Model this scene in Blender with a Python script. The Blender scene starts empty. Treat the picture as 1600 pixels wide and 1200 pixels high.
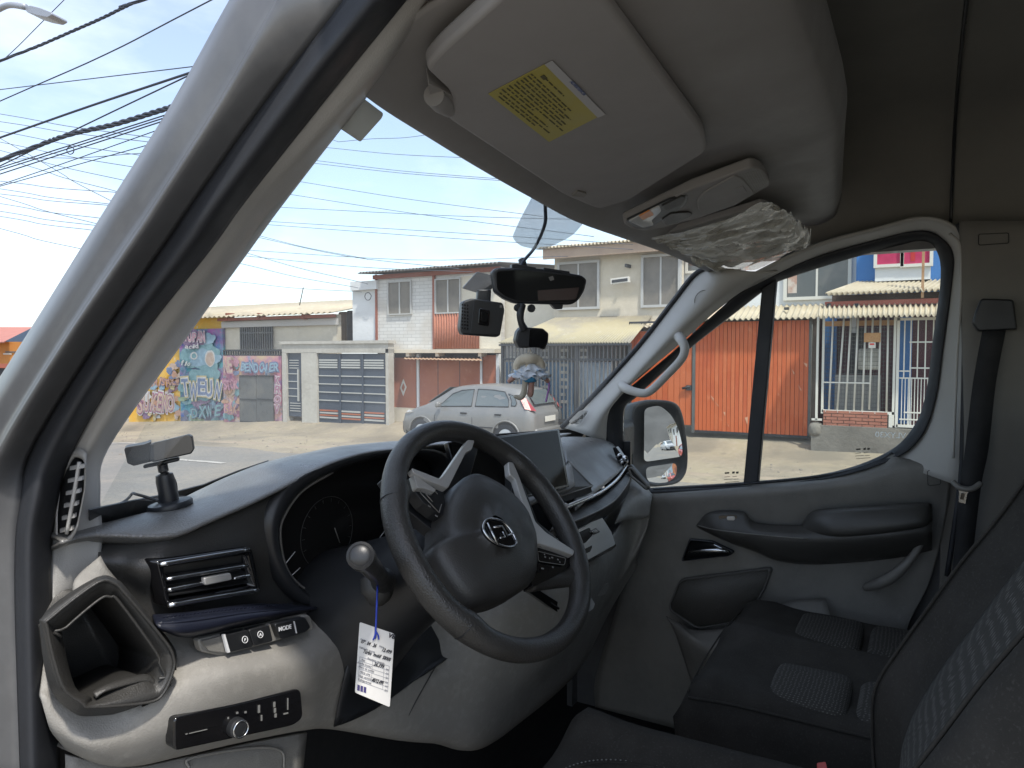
import bpy, bmesh, math, random
from mathutils import Vector, Matrix, noise
random.seed(7)
S = bpy.context.scene
COL = S.collection
rad = math.radians
V3 = Vector

# ---------------------------------------------------------------- camera
FPX = 1109.0                      # focal length in pixels of a 1600 px wide picture
CAM = V3((0.0, 0.0, 1.75))
YAW, PITCH = rad(60.0), math.atan2(48.0, FPX)
VW = V3((math.sin(YAW)*math.cos(PITCH), math.cos(YAW)*math.cos(PITCH), -math.sin(PITCH)))
RT = V3((math.cos(YAW), -math.sin(YAW), 0.0))
UP = RT.cross(VW)
cd = bpy.data.cameras.new('camera'); cam = bpy.data.objects.new('camera', cd); COL.objects.link(cam)
cd.sensor_fit = 'HORIZONTAL'; cd.sensor_width = 36.0; cd.lens = 36.0*FPX/1600.0
cd.clip_start = 0.05; cd.clip_end = 3000.0
cam.matrix_world = Matrix.Translation(CAM) @ Matrix((RT, UP, -VW)).transposed().to_4x4()
S.camera = cam

# ---------------------------------------------------------------- sky, sun, exposure
SUN_TO = V3((-0.30, -0.42, 0.86)).normalized()     # direction towards the sun
W = bpy.data.worlds.new('World'); S.world = W; W.use_nodes = True
nt = W.node_tree; nt.nodes.clear()
out = nt.nodes.new('ShaderNodeOutputWorld'); bg = nt.nodes.new('ShaderNodeBackground')
sky = nt.nodes.new('ShaderNodeTexSky'); sky.sky_type = 'NISHITA'; sky.sun_disc = False
sky.sun_elevation = math.asin(SUN_TO.z); sky.sun_rotation = math.atan2(SUN_TO.x, SUN_TO.y)
sky.air_density = 1.0; sky.dust_density = 1.2; sky.ozone_density = 1.0; sky.altitude = 50
tc = nt.nodes.new('ShaderNodeTexCoord'); mp = nt.nodes.new('ShaderNodeMapping')
mp.inputs['Scale'].default_value = (1.0, 1.0, 2.6)
nz = nt.nodes.new('ShaderNodeTexNoise'); nz.inputs['Scale'].default_value = 2.3
nz.inputs['Detail'].default_value = 9.0; nz.inputs['Roughness'].default_value = 0.55
cr_ = nt.nodes.new('ShaderNodeValToRGB'); cr_.color_ramp.elements[0].position = 0.42; cr_.color_ramp.elements[1].position = 0.70
mxs = nt.nodes.new('ShaderNodeMix'); mxs.data_type = 'RGBA'
mxs.inputs[7].default_value = (6.6, 6.9, 7.4, 1)
mul = nt.nodes.new('ShaderNodeMath'); mul.operation = 'MULTIPLY_ADD'; mul.inputs[1].default_value = 0.50; mul.inputs[2].default_value = 0.16
nt.links.new(tc.outputs['Generated'], mp.inputs[0]); nt.links.new(mp.outputs[0], nz.inputs['Vector'])
nt.links.new(nz.outputs[0], cr_.inputs[0]); nt.links.new(cr_.outputs[0], mul.inputs[0])
nt.links.new(mul.outputs[0], mxs.inputs[0]); nt.links.new(sky.outputs[0], mxs.inputs[6])
nt.links.new(mxs.outputs[2], bg.inputs[0]); bg.inputs[1].default_value = 0.12
nt.links.new(bg.outputs[0], out.inputs[0])
ld = bpy.data.lights.new('sun', 'SUN'); ld.energy = 2.0; ld.angle = rad(3.0); ld.color = (1.0, 0.95, 0.87)
sun = bpy.data.objects.new('sun', ld); COL.objects.link(sun)
sun.rotation_euler = SUN_TO.to_track_quat('Z', 'Y').to_euler(); sun.location = (0, 0, 30)
S.view_settings.view_transform = 'Standard'; S.view_settings.look = 'None'
S.view_settings.exposure = 1.12; S.view_settings.gamma = 1.0; S.view_settings.use_curve_mapping = False
S.cycles.max_bounces = 10; S.cycles.diffuse_bounces = 5; S.cycles.transparent_max_bounces = 16

# ---------------------------------------------------------------- pixel to place
def ray(px, py): return VW + RT*((px-800.0)/FPX) + UP*((600.0-py)/FPX)
def PX(px, py, x): d = ray(px, py); return CAM + d*((x-CAM.x)/d.x)
def PY(px, py, y): d = ray(px, py); return CAM + d*((y-CAM.y)/d.y)
def PZ(px, py, z): d = ray(px, py); return CAM + d*((z-CAM.z)/d.z)
def PP(px, py, p0, n): d = ray(px, py); return CAM + d*((p0-CAM).dot(n)/d.dot(n))
def LX(l): return [PX(*p) for p in l]
def LY(l): return [PY(*p) for p in l]
def LZ(l): return [PZ(*p) for p in l]

def crs(p, n, closed=False):
    """Catmull-Rom through points p, n samples for each span"""
    o = []; m = len(p)
    for i in range(m if closed else m-1):
        if closed: a, b, c, d = p[i-1], p[i], p[(i+1) % m], p[(i+2) % m]
        else:
            b, c = p[i], p[i+1]
            a = p[i-1] if i else b*2-c
            d = p[i+2] if i+2 < m else c*2-b
        for k in range(n):
            t = k/n
            o.append(0.5*((2*b)+(c-a)*t+(2*a-5*b+4*c-d)*t*t+(3*b-a-3*c+d)*t**3))
    if not closed: o.append(p[-1].copy())
    return o
def rnd(pts, r, n=4):
    """round the corners of a 2-D outline by r"""
    o = []; m = len(pts)
    for i in range(m):
        a, b, c = V3((*pts[i-1][:2], 0)), V3((*pts[i][:2], 0)), V3((*pts[(i+1) % m][:2], 0))
        u, v = (a-b), (c-b); q = min(r, u.length*.45, v.length*.45)
        s, e = b+u.normalized()*q, b+v.normalized()*q
        for k in range(n+1):
            t = k/n; w = s*(1-t)**2+b*2*t*(1-t)+e*t*t
            o.append((w.x, w.y))
    return o

# ---------------------------------------------------------------- materials
MATS = {}
def mat(name, col=(.5, .5, .5), rough=.5, metal=0., bump=None, vary=None, spec=.5, coat=0., sheen=0., emit=None, alpha=None):
    """bump = (kind, scale, strength); vary = (scale, other colour, low, high)"""
    if name in MATS: return MATS[name]
    m = bpy.data.materials.new(name); m.use_nodes = True; t = m.node_tree; b = t.nodes['Principled BSDF']
    b.inputs['Base Color'].default_value = (*col, 1); b.inputs['Roughness'].default_value = rough
    b.inputs['Metallic'].default_value = metal; b.inputs['Specular IOR Level'].default_value = spec
    b.inputs['Coat Weight'].default_value = coat; b.inputs['Sheen Weight'].default_value = sheen
    if emit: b.inputs['Emission Color'].default_value = (*emit[0], 1); b.inputs['Emission Strength'].default_value = emit[1]
    g = t.nodes.new('ShaderNodeNewGeometry')
    if vary:
        for i, (sc, oc, lo, hi) in enumerate(vary if isinstance(vary, list) else [vary]):
            n = t.nodes.new('ShaderNodeTexNoise'); n.inputs['Scale'].default_value = sc; n.inputs['Detail'].default_value = 7
            n.inputs['Roughness'].default_value = .62
            t.links.new(g.outputs['Position'], n.inputs['Vector'])
            r = t.nodes.new('ShaderNodeValToRGB'); r.color_ramp.elements[0].position = lo; r.color_ramp.elements[1].position = hi
            t.links.new(n.outputs[0], r.inputs[0])
            x = t.nodes.new('ShaderNodeMix'); x.data_type = 'RGBA'
            src = b.inputs['Base Color'].links
            if src: t.links.new(src[0].from_socket, x.inputs[6])
            else: x.inputs[6].default_value = (*col, 1)
            x.inputs[7].default_value = (*oc, 1); t.links.new(r.outputs[0], x.inputs[0])
            t.links.new(x.outputs[2], b.inputs['Base Color'])
    if bump:
        k, sc, st = bump
        if k == 'grain':
            n = t.nodes.new('ShaderNodeTexVoronoi'); n.inputs['Scale'].default_value = sc; so = n.outputs['Distance']
        else:
            n = t.nodes.new('ShaderNodeTexNoise'); n.inputs['Scale'].default_value = sc; n.inputs['Detail'].default_value = 5; so = n.outputs[0]
        t.links.new(g.outputs['Position'], n.inputs['Vector'])
        bp = t.nodes.new('ShaderNodeBump'); bp.inputs['Strength'].default_value = st
        bp.inputs['Distance'].default_value = .35/sc
        t.links.new(so, bp.inputs['Height']); t.links.new(bp.outputs[0], b.inputs['Normal'])
    if bump:                                    # handling marks and dust: uneven gloss
        n2 = t.nodes.new('ShaderNodeTexNoise'); n2.inputs['Scale'].default_value = 11; n2.inputs['Detail'].default_value = 8; n2.inputs['Roughness'].default_value = .7
        t.links.new(g.outputs['Position'], n2.inputs['Vector'])
        mr = t.nodes.new('ShaderNodeMapRange'); mr.inputs[1].default_value = .3; mr.inputs[2].default_value = .7
        mr.inputs[3].default_value = max(.04, rough-.12); mr.inputs[4].default_value = min(1., rough+.14)
        t.links.new(n2.outputs[0], mr.inputs[0]); t.links.new(mr.outputs[0], b.inputs['Roughness'])
    if alpha is not None: b.inputs['Alpha'].default_value = alpha
    MATS[name] = m; return m
def sheer_mat(name, col, tr=.6):
    """thin matt film that lets light through"""
    m = bpy.data.materials.new(name); m.use_nodes = True; t = m.node_tree; t.nodes.clear()
    o = t.nodes.new('ShaderNodeOutputMaterial'); a = t.nodes.new('ShaderNodeBsdfDiffuse'); b = t.nodes.new('ShaderNodeBsdfTranslucent')
    a.inputs[0].default_value = (*col, 1); b.inputs[0].default_value = (*col, 1); x = t.nodes.new('ShaderNodeMixShader'); x.inputs[0].default_value = tr
    t.links.new(a.outputs[0], x.inputs[1]); t.links.new(b.outputs[0], x.inputs[2]); t.links.new(x.outputs[0], o.inputs[0])
    MATS[name] = m; return m
def inside(poly, x, y):
    c = False; n = len(poly)
    for i in range(n):
        (x0, y0), (x1, y1) = poly[i-1][:2], poly[i][:2]
        if (y0 > y) != (y1 > y) and x < (x1-x0)*(y-y0)/(y1-y0)+x0: c = not c
    return c
def topix(p):
    d = V3(p)-CAM; w = d.dot(VW); return 800+FPX*d.dot(RT)/w, 600-FPX*d.dot(UP)/w
def cut_opening(o, poly):
    """remove the faces of a moulding where an opening sits in it"""
    bm = bmesh.new(); bm.from_mesh(o.data)
    bmesh.ops.delete(bm, geom=[f for f in bm.faces if inside(poly, *topix(f.calc_center_median()))], context='FACES')
    bm.to_mesh(o.data); bm.free()
def glass_mat(name, tint=(1, 1, 1), refl=.05, rough=0., dust_haze=0.):
    m = bpy.data.materials.new(name); m.use_nodes = True; t = m.node_tree; t.nodes.clear()
    o = t.nodes.new('ShaderNodeOutputMaterial'); a = t.nodes.new('ShaderNodeBsdfTransparent'); g = t.nodes.new('ShaderNodeBsdfGlossy')
    a.inputs[0].default_value = (*tint, 1); g.inputs['Roughness'].default_value = rough
    lw = t.nodes.new('ShaderNodeLayerWeight'); lw.inputs[0].default_value = refl
    x = t.nodes.new('ShaderNodeMixShader'); t.links.new(lw.outputs['Fresnel'], x.inputs[0])
    t.links.new(a.outputs[0], x.inputs[1]); t.links.new(g.outputs[0], x.inputs[2]); t.links.new(x.outputs[0], o.inputs[0])
    if dust_haze:                                    # thin uneven film: road dust, and outdoor haze painted into the glass
        d = t.nodes.new('ShaderNodeBsdfTranslucent'); d.inputs[0].default_value = (.85, .84, .80, 1); y = t.nodes.new('ShaderNodeMixShader')
        ge = t.nodes.new('ShaderNodeNewGeometry'); n = t.nodes.new('ShaderNodeTexNoise'); n.inputs['Scale'].default_value = 5; n.inputs['Detail'].default_value = 8
        r = t.nodes.new('ShaderNodeMapRange'); r.inputs[1].default_value = .3; r.inputs[2].default_value = .75; r.inputs[3].default_value = dust_haze*.5; r.inputs[4].default_value = dust_haze*1.6
        t.links.new(ge.outputs['Position'], n.inputs['Vector']); t.links.new(n.outputs[0], r.inputs[0]); t.links.new(r.outputs[0], y.inputs[0])
        t.links.new(x.outputs[0], y.inputs[1]); t.links.new(d.outputs[0], y.inputs[2]); t.links.new(y.outputs[0], o.inputs[0])
    MATS[name] = m; return m

# ---------------------------------------------------------------- objects
def _loc(p): return p.matrix_world.translation if p.type == 'EMPTY' else V3()
def adopt(o, parent):
    if parent is None: return o
    o.parent = parent
    o.matrix_parent_inverse = Matrix.Translation(parent['_o']).inverted() if '_o' in parent else Matrix()
    return o
def empty(name, loc, label=None, cat=None, group=None, kind=None, parent=None):
    o = bpy.data.objects.new(name, None); COL.objects.link(o); o.location = loc
    o.empty_display_size = .1; o['_o'] = list(loc)
    return tag(o, label, cat, group, kind)
def tag(o, label=None, cat=None, group=None, kind=None):
    if label: o['label'] = label
    if cat: o['category'] = cat
    if group: o['group'] = group
    if kind: o['kind'] = kind
    return o
def build(name, vs, fs, m, parent=None, smooth=False, label=None, cat=None, group=None, kind=None, mods=()):
    me = bpy.data.meshes.new(name)
    c = V3()
    if parent is None and vs:
        lo = V3([min(v[i] for v in vs) for i in range(3)]); hi = V3([max(v[i] for v in vs) for i in range(3)])
        c = V3(((lo.x+hi.x)/2, (lo.y+hi.y)/2, lo.z))
    me.from_pydata([tuple(V3(v)-c) for v in vs], [], fs)
    if isinstance(m, (list, tuple)):
        for q in m: me.materials.append(q)
    elif m: me.materials.append(m)
    if smooth: me.shade_smooth()
    o = bpy.data.objects.new(name, me); COL.objects.link(o); o.location = c
    if parent is None: o['_o'] = list(c)
    adopt(o, parent); tag(o, label, cat, group, kind)
    for k in mods:
        if k[0] == 'bevel':
            d = o.modifiers.new('b', 'BEVEL'); d.width = k[1]; d.segments = k[2] if len(k) > 2 else 2; d.limit_method = 'ANGLE'; d.angle_limit = rad(38)
            d.harden_normals = False
        elif k[0] == 'solid':
            d = o.modifiers.new('s', 'SOLIDIFY'); d.thickness = k[1]; d.offset = -1
        elif k[0] == 'sub':
            d = o.modifiers.new('u', 'SUBSURF'); d.levels = k[1]; d.render_levels = k[1]
    return o
def autosmooth(o, ang=40):
    me = o.data
    bm = bmesh.new(); bm.from_mesh(me)
    for e in bm.edges:
        e.smooth = not (len(e.link_faces) == 2 and e.calc_face_angle(0) > rad(ang))
    for f in bm.faces: f.smooth = True
    bm.to_mesh(me); bm.free(); return o
def facing(vs, fs, towards=None):
    """orient a sheet's faces towards the camera (or a point)"""
    tw = towards or CAM; s = 0
    for f in fs:
        a, b, c = V3(vs[f[0]]), V3(vs[f[1]]), V3(vs[f[2]])
        s += (b-a).cross(c-a).dot(tw-a)
    return [tuple(reversed(f)) for f in fs] if s < 0 else fs
def gridfaces(nr, nc, closed_c=False, closed_r=False):
    fs = []
    for i in range(nr if closed_r else nr-1):
        for j in range(nc if closed_c else nc-1):
            i2, j2 = (i+1) % nr, (j+1) % nc
            fs.append((i*nc+j, i*nc+j2, i2*nc+j2, i2*nc+j))
    return fs
def patch(name, rows, m, parent=None, nu=5, nv=5, thick=.004, towards=None, closed=False, **k):
    """a smooth sheet through rows of points, given a thickness"""
    R = [crs(r, nu, closed) for r in rows]
    n = len(R[0]); cols = [crs([r[j] for r in R], nv) for j in range(n)]
    vs = [cols[j][i] for i in range(len(cols[0])) for j in range(n)]
    fs = facing(vs, gridfaces(len(cols[0]), n, closed_c=closed), towards)
    return build(name, vs, fs, m, parent, True, mods=[('solid', thick)] if thick else [], **k)
def prism(name, outline, ext, m, parent=None, bevel=0., seg=2, smooth=False, **k):
    """outline of 3-D points pushed along ext (a vector, or a length away from the camera)"""
    P = [V3(p) for p in outline]; n = len(P)
    nrm = V3()
    for i in range(n): a, b = P[i], P[(i+1) % n]; nrm += a.cross(b)
    nrm.normalize(); c = sum(P, V3())/n
    if nrm.dot(CAM-c) < 0: nrm = -nrm
    e = -nrm*ext if isinstance(ext, (int, float)) else V3(ext)
    vs = P+[p+e for p in P]
    fs = [tuple(range(n)), tuple(range(2*n-1, n-1, -1))]+[(i, i+n, (i+1) % n+n, (i+1) % n) for i in range(n)]
    if V3(P[1]-P[0]).cross(V3(P[2]-P[0])).length == 0: pass
    a = V3()
    for i in range(n): a += P[i].cross(P[(i+1) % n])
    if a.dot(e) > 0: fs = [tuple(reversed(f)) for f in fs]
    o = build(name, vs, fs, m, parent, mods=[('bevel', bevel, seg)] if bevel else [], **k)
    if bevel: o.data.shade_smooth(); autosmooth(o, 50)
    return o
def tube(name, pts, r, m, parent=None, seg=10, n=6, closed=False, squash=None, caps=True, **k):
    """round bar along points; r a number or one for each point"""
    pts = [V3(p) for p in pts]
    rr = r if isinstance(r, (list, tuple)) else [r]*len(pts)
    C = crs(pts, n, closed) if n > 1 else pts
    Rr = [x.x for x in crs([V3((q, 0, 0)) for q in rr], n, closed)] if n > 1 else rr
    N = len(C); vs = []
    t0 = (C[1]-C[0]).normalized(); a = V3((0, 0, 1)) if abs(t0.z) < .9 else V3((1, 0, 0))
    u = t0.cross(a).normalized()
    for i in range(N):
        t = (C[(i+1) % N]-C[i-1]) if closed else (C[min(i+1, N-1)]-C[max(i-1, 0)])
        t.normalize(); u = (u-t*u.dot(t)).normalized(); w = t.cross(u)
        for s in range(seg):
            g = 2*math.pi*s/seg
            vs.append(C[i]+(u*math.cos(g)+w*math.sin(g))*Rr[i])
    fs = gridfaces(N, seg, True, closed)
    if not closed and caps: fs += [tuple(range(seg-1, -1, -1)), tuple(range((N-1)*seg, N*seg))]
    return build(name, vs, fs, m, parent, True, **k)
def boxverts(c, s, ax=None):
    X, Y, Z = ax or (V3((1, 0, 0)), V3((0, 1, 0)), V3((0, 0, 1))); c = V3(c)
    return [c+X*(s[0]/2*i)+Y*(s[1]/2*j)+Z*(s[2]/2*k) for i in (-1, 1) for j in (-1, 1) for k in (-1, 1)]
BOXF = [(0, 1, 3, 2), (4, 6, 7, 5), (0, 4, 5, 1), (2, 3, 7, 6), (0, 2, 6, 4), (1, 5, 7, 3)]
def box(name, c, s, m, parent=None, ax=None, bevel=0., **k):
    o = build(name, boxverts(c, s, ax), BOXF, m, parent, mods=[('bevel', bevel, 2)] if bevel else [], **k)
    if bevel: autosmooth(o, 50)
    return o
def box2(name, lo, hi, m, parent=None, bevel=0., **k):
    lo, hi = V3(lo), V3(hi); return box(name, (lo+hi)/2, hi-lo, m, parent, None, bevel, **k)
def lathe(name, base, axis, prof, m, parent=None, seg=20, **k):
    """prof = [(radius, height)...] about axis from base"""
    ax = V3(axis).normalized(); u = ax.cross(V3((0, 0, 1)) if abs(ax.z) < .9 else V3((1, 0, 0))).normalized(); w = ax.cross(u); base = V3(base)
    vs = [base+ax*h+(u*math.cos(2*math.pi*s/seg)+w*math.sin(2*math.pi*s/seg))*r for r, h in prof for s in range(seg)]
    fs = gridfaces(len(prof), seg, True)+[tuple(range(seg-1, -1, -1)), tuple(range((len(prof)-1)*seg, len(prof)*seg))]
    o = build(name, vs, fs, m, parent, True, **k); autosmooth(o, 45); return o
def ring(name, loops, m, parent=None, cap=False, **k):
    """closed loops of equal length joined one to the next"""
    n = len(loops[0]); vs = [p for l in loops for p in l]; fs = facing(vs, gridfaces(len(loops), n, True))
    if cap: fs = fs+[tuple((len(loops)-1)*n+i for i in range(n))]
    return build(name, vs, fs, m, parent, True, **k)
def text(name, s, org, right, up, h, m, parent=None, off=0., ext=.0004, align='CENTER', shear=0., width=None, **k):
    cu = bpy.data.curves.new(name, 'FONT'); cu.body = s; cu.size = 1.0; cu.offset = off; cu.extrude = ext/h; cu.align_x = align; cu.shear = shear
    cu.resolution_u = 3
    t = bpy.data.objects.new('t', cu); COL.objects.link(t)
    me = bpy.data.meshes.new_from_object(t.evaluated_get(bpy.context.evaluated_depsgraph_get()))
    bpy.data.objects.remove(t); bpy.data.curves.remove(cu)
    r, u = V3(right).normalized(), V3(up).normalized(); u = (u-r*u.dot(r)).normalized(); n = r.cross(u)
    xs = [v.co.x for v in me.vertices]; sx = h
    if width and xs: sx = width/max(1e-6, max(xs)-min(xs))
    vs = [V3(org)+r*(v.co.x*sx)+u*(v.co.y*h)+n*(v.co.z*h) for v in me.vertices]
    fs = [tuple(p.vertices) for p in me.polygons]
    bpy.data.meshes.remove(me)
    return build(name, vs, fs, m, parent, **k)
# ================================================================ materials of the van
G = mat('grey_trim_plastic', (.245, .234, .213), .55, bump=('grain', 520, .5), vary=[(9, (.25, .238, .217), .4, .7), (60, (.29, .277, .252), .5, .7)])
GP = mat('pillar_trim_plastic', (.41, .40, .38), .5, bump=('grain', 600, .35), vary=(7, (.42, .412, .395), .4, .7))
K = mat('black_grained_plastic', (.038, .0365, .034), .46, bump=('grain', 520, .4), vary=(14, (.045, .045, .044), .4, .7))
KT = mat('dash_top_grain', (.122, .119, .113), .36, spec=1.0, bump=('grain', 400, .6), vary=(12, (.14, .14, .14), .4, .7))
KS = mat('black_satin_plastic', (.018, .019, .021), .38, bump=('noise', 500, .08))
KG = mat('gloss_black', (.006, .006, .007), .12, coat=.4)
KM = mat('door_panel_plastic', (.20, .192, .176), .48, bump=('grain', 480, .6), vary=[(8, (.155, .149, .138), .4, .7), (50, (.20, .193, .18), .58, .72)])
RUB = mat('black_rubber_seal', (.022, .024, .029), .6, bump=('noise', 300, .15))
CHR = mat('satin_chrome', (.62, .63, .64), .22, 1.0)
SIL = mat('silver_trim_plastic', (.50, .49, .47), .36, .35, bump=('noise', 900, .05))
PAINT = mat('silver_car_paint', (.115, .117, .121), .40, .3, coat=.15, vary=[(40, (.128, .13, .135), .45, .7), (6, (.155, .155, .155), .5, .7)])
HL = mat('headliner_fabric', (.20, .19, .172), .95, bump=('noise', 600, .5), vary=(6, (.172, .164, .15), .4, .7))
HLM = mat('overhead_moulding', (.27, .26, .255), .62, bump=('grain', 1000, .25), vary=(6, (.245, .238, .232), .4, .7))
VIS = mat('visor_fabric', (.31, .30, .30), .8, bump=('noise', 1000, .25), vary=(8, (.285, .278, .275), .4, .7))
NAVY = mat('navy_leather', (.008, .010, .020), .42, bump=('grain', 700, .4))
LEA = mat('black_leather', (.036, .0345, .032), .37, bump=('grain', 420, .6), vary=(20, (.044, .043, .042), .4, .7))
FAB = mat('black_seat_fabric', (.032, .030, .027), .95, spec=.2, bump=('noise', 700, .7), vary=[(16, (.046, .043, .039), .4, .75), (300, (.058, .055, .050), .55, .7)])
CARP = mat('black_floor_mat', (.012, .012, .013), .9, bump=('noise', 250, .5))
STI = mat('grey_stitching', (.20, .20, .19), .8)
WHT = mat('white_print', (.75, .75, .75), .5)
AMB = mat('amber_lamp', (.8, .28, .06), .3)
CLR = mat('clear_lamp_lens', (.55, .55, .54), .12, coat=.6)
RED = mat('red_plastic', (.65, .03, .02), .4)
MIR = mat('mirror_silver', (.86, .87, .88), .015, 1.0)
SCR = mat('dark_screen_glass', (.012, .012, .012), .05, spec=.12)
GLS = glass_mat('windshield_glass', (.95, .98, .975), .12, dust_haze=.05)
GLD = glass_mat('door_glass', (.93, .96, .95), .10, dust_haze=.02)
# seat cloth with rows of small light dots
DOT = bpy.data.materials.new('dotted_seat_cloth'); DOT.use_nodes = True
def _dots(m):
    t = m.node_tree; b = t.nodes['Principled BSDF']; b.inputs['Roughness'].default_value = .9
    g = t.nodes.new('ShaderNodeNewGeometry'); mp = t.nodes.new('ShaderNodeMapping'); mp.inputs['Scale'].default_value = (130, 130, 130)
    v = t.nodes.new('ShaderNodeTexVoronoi'); v.inputs['Scale'].default_value = 1; v.inputs['Randomness'].default_value = .3
    r = t.nodes.new('ShaderNodeValToRGB'); r.color_ramp.elements[0].position = .17; r.color_ramp.elements[0].color = (.125, .12, .11, 1)
    r.color_ramp.elements[1].position = .25; r.color_ramp.elements[1].color = (.036, .034, .030, 1)
    v.voronoi_dimensions = '2D'; sx = t.nodes.new('ShaderNodeSeparateXYZ'); ad = t.nodes.new('ShaderNodeMath'); ad.operation = 'ADD'; cx = t.nodes.new('ShaderNodeCombineXYZ')
    t.links.new(g.outputs['Position'], sx.inputs[0]); t.links.new(sx.outputs[1], ad.inputs[0]); t.links.new(sx.outputs[2], ad.inputs[1])
    t.links.new(sx.outputs[0], cx.inputs[0]); t.links.new(ad.outputs[0], cx.inputs[1]); t.links.new(cx.outputs[0], mp.inputs[0])
    t.links.new(mp.outputs[0], v.inputs['Vector']); t.links.new(v.outputs['Distance'], r.inputs[0])
    t.links.new(r.outputs[0], b.inputs['Base Color'])
    bp = t.nodes.new('ShaderNodeBump'); bp.inputs['Strength'].default_value = .4; bp.inputs['Distance'].default_value = .002
    t.links.new(v.outputs['Distance'], bp.inputs['Height']); t.links.new(bp.outputs[0], b.inputs['Normal'])
_dots(DOT)
# perforated / slotted speaker cloth
GRL = mat('speaker_grille', (.095, .092, .085), .6, bump=('grain', 330, 1.0))

VAN = empty('van', (1.3, -.6, 0), 'silver van cab seen from its open driver door, with grey and black interior', 'van')
def zpts(pxs, xs): return [PX(p[0], p[1], x) for p, x in zip(pxs, xs)]

# ---------------------------------------------------------------- driver-side pillar
E0 = zpts([(440,-140),(358,0),(270,158),(175,310),(131,380),(31,540),(-70,700),(-110,790),(-150,900),(-150,1250)], [.50,.47,.455,.44,.435,.42,.41,.41,.41,.41])
E0b = zpts([(456,-140),(376,0),(290,158),(192,310),(147,380),(48,540),(-50,700),(-92,790),(-130,900),(-130,1250)], [.485,.455,.44,.425,.42,.405,.395,.39,.39,.39])
E1 = zpts([(500,-140),(428,0),(338,158),(238,315),(190,385),(88,540),(-8,695),(-48,790),(-70,900),(-70,1250)], [.495,.462,.447,.432,.424,.408,.397,.392,.39,.39])
E1b = zpts([(512,-140),(440,0),(350,158),(250,315),(205,385),(101,540),(8,695),(-34,790),(-50,900),(-50,1250)], [.490,.457,.442,.427,.419,.403,.392,.387,.385,.385])
E2 = zpts([(625,-140),(536,0),(415,158),(303,315),(259,380),(149,540),(51,700),(32,780),(22,900),(32,1250)], [.525,.49,.475,.46,.455,.44,.43,.42,.415,.41])
E2m = zpts([(690,-140),(588,0),(462,158),(344,315),(295,385),(182,540),(84,700),(58,785),(48,895),(56,1250)], [.535,.495,.48,.465,.46,.445,.434,.425,.42,.415])
E3 = zpts([(750,-140),(636,0),(508,158),(384,315),(330,390),(213,540),(117,700),(90,790),(80,890),(97,1250)], [.60,.55,.53,.51,.50,.485,.47,.465,.46,.46])
patch('body_pillar', [E0, E0b, E1, E1b, E2], PAINT, VAN, 6, 6, .008)
patch('door_seal', [E2, E2m, E3], RUB, VAN, 6, 6, .006)
E3t = zpts([(750,-140),(636,0),(508,158),(384,315),(330,390),(213,540),(117,700),(90,790),(80,880),(84,945)], [.605,.555,.535,.515,.505,.49,.475,.47,.465,.462])
E4m = zpts([(785,-140),(672,0),(552,158),(412,315),(366,385),(252,540),(146,700),(123,780),(112,880),(102,942)], [.63,.585,.565,.545,.535,.515,.49,.487,.482,.48])
E4 = zpts([(830,-140),(705,0),(575,150),(446,315),(395,385),(283,540),(170,700),(157,770),(158,862),(114,935)], [.70,.66,.645,.61,.60,.57,.54,.53,.515,.49])
pt = patch('pillar_trim', [E3t, E4m, E4], GP, VAN, 6, 6, .004)
# outer skin closing the pillar behind the trim
patch('pillar_outer_skin', [E0, [ (a+b)/2+V3((-.03, .05, .02)) for a, b in zip(E0, E4)], [e+V3((.0, .012, .006)) for e in E4]], PAINT, VAN, 4, 3, .003, towards=V3((0, 3, 2)))
# demister grille in the pillar
gq = [(115,712),(132,717),(131,765),(120,820),(107,840),(90,845),(90,800),(97,745)]
gn = (E4m[6]-E3t[6]).cross(E4m[8]-E4m[6]).normalized()
g0 = PX(111, 780, .474)
dv = ring('pillar_vent', [[PP(111+(x-111)*k, 780+(y-780)*k, g0+V3((dx, -.004, 0)), V3((1, .25, 0)).normalized()) for x, y in rnd(gq, 8)] for k, dx in ((1.2, -.001), (1.12, -.005), (1.0, -.004), (.98, .002))], GP, VAN, cap=True)
dv.data.materials.append(KS); dv.data.polygons[-1].material_index = 1
for i in range(6):
    y = 728+i*19.5; x0 = 108-i*3.1; x1 = 132-i*3.9
    prism('louvre', [PX(x0+1, y-3+4, .466), PX(x1, y-3, .466), PX(x1, y+3, .464), PX(x0+1, y+7, .464)], V3((.006, .006, 0)), GP, dv)
tube('louvre', [PX(124, 722, .465), PX(116, 770, .464), PX(104, 834, .462)], .0022, GP, dv, seg=6)

# ---------------------------------------------------------------- dashboard top
def interp(poly, x):
    poly = sorted(poly, key=lambda p: p.x)
    if x <= poly[0].x: return poly[0].copy()
    for a, b in zip(poly, poly[1:]):
        if a.x <= x <= b.x: return a.lerp(b, (x-a.x)/max(1e-6, b.x-a.x))
    return poly[-1].copy()
lip = crs(LY([(163,834,.89),(205,838,.87),(268,838,.845),(340,809,.84),(400,783,.84),(460,753,.84),(520,723,.84),(580,706,.84),(640,700,.84),(700,694,.83),(790,700,.80)]), 6)
crown = crs(LY([(150,822,.93),(163,817,.93),(205,806,.95),(286,784,.96),(328,760,.97),(370,739,.98),(415,722,.99),(460,712,1.0),(520,700,1.0),(619,691,1.0),(720,688,1.0),(800,690,.98)]), 6)
xs = [.46+i*.04 for i in range(32)]
def wsbase(x): return 1.235-.30*((x-1.33)/.83)**2
r_l, r_c, r_b, r_u, r_m = [], [], [], [], []
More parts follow.
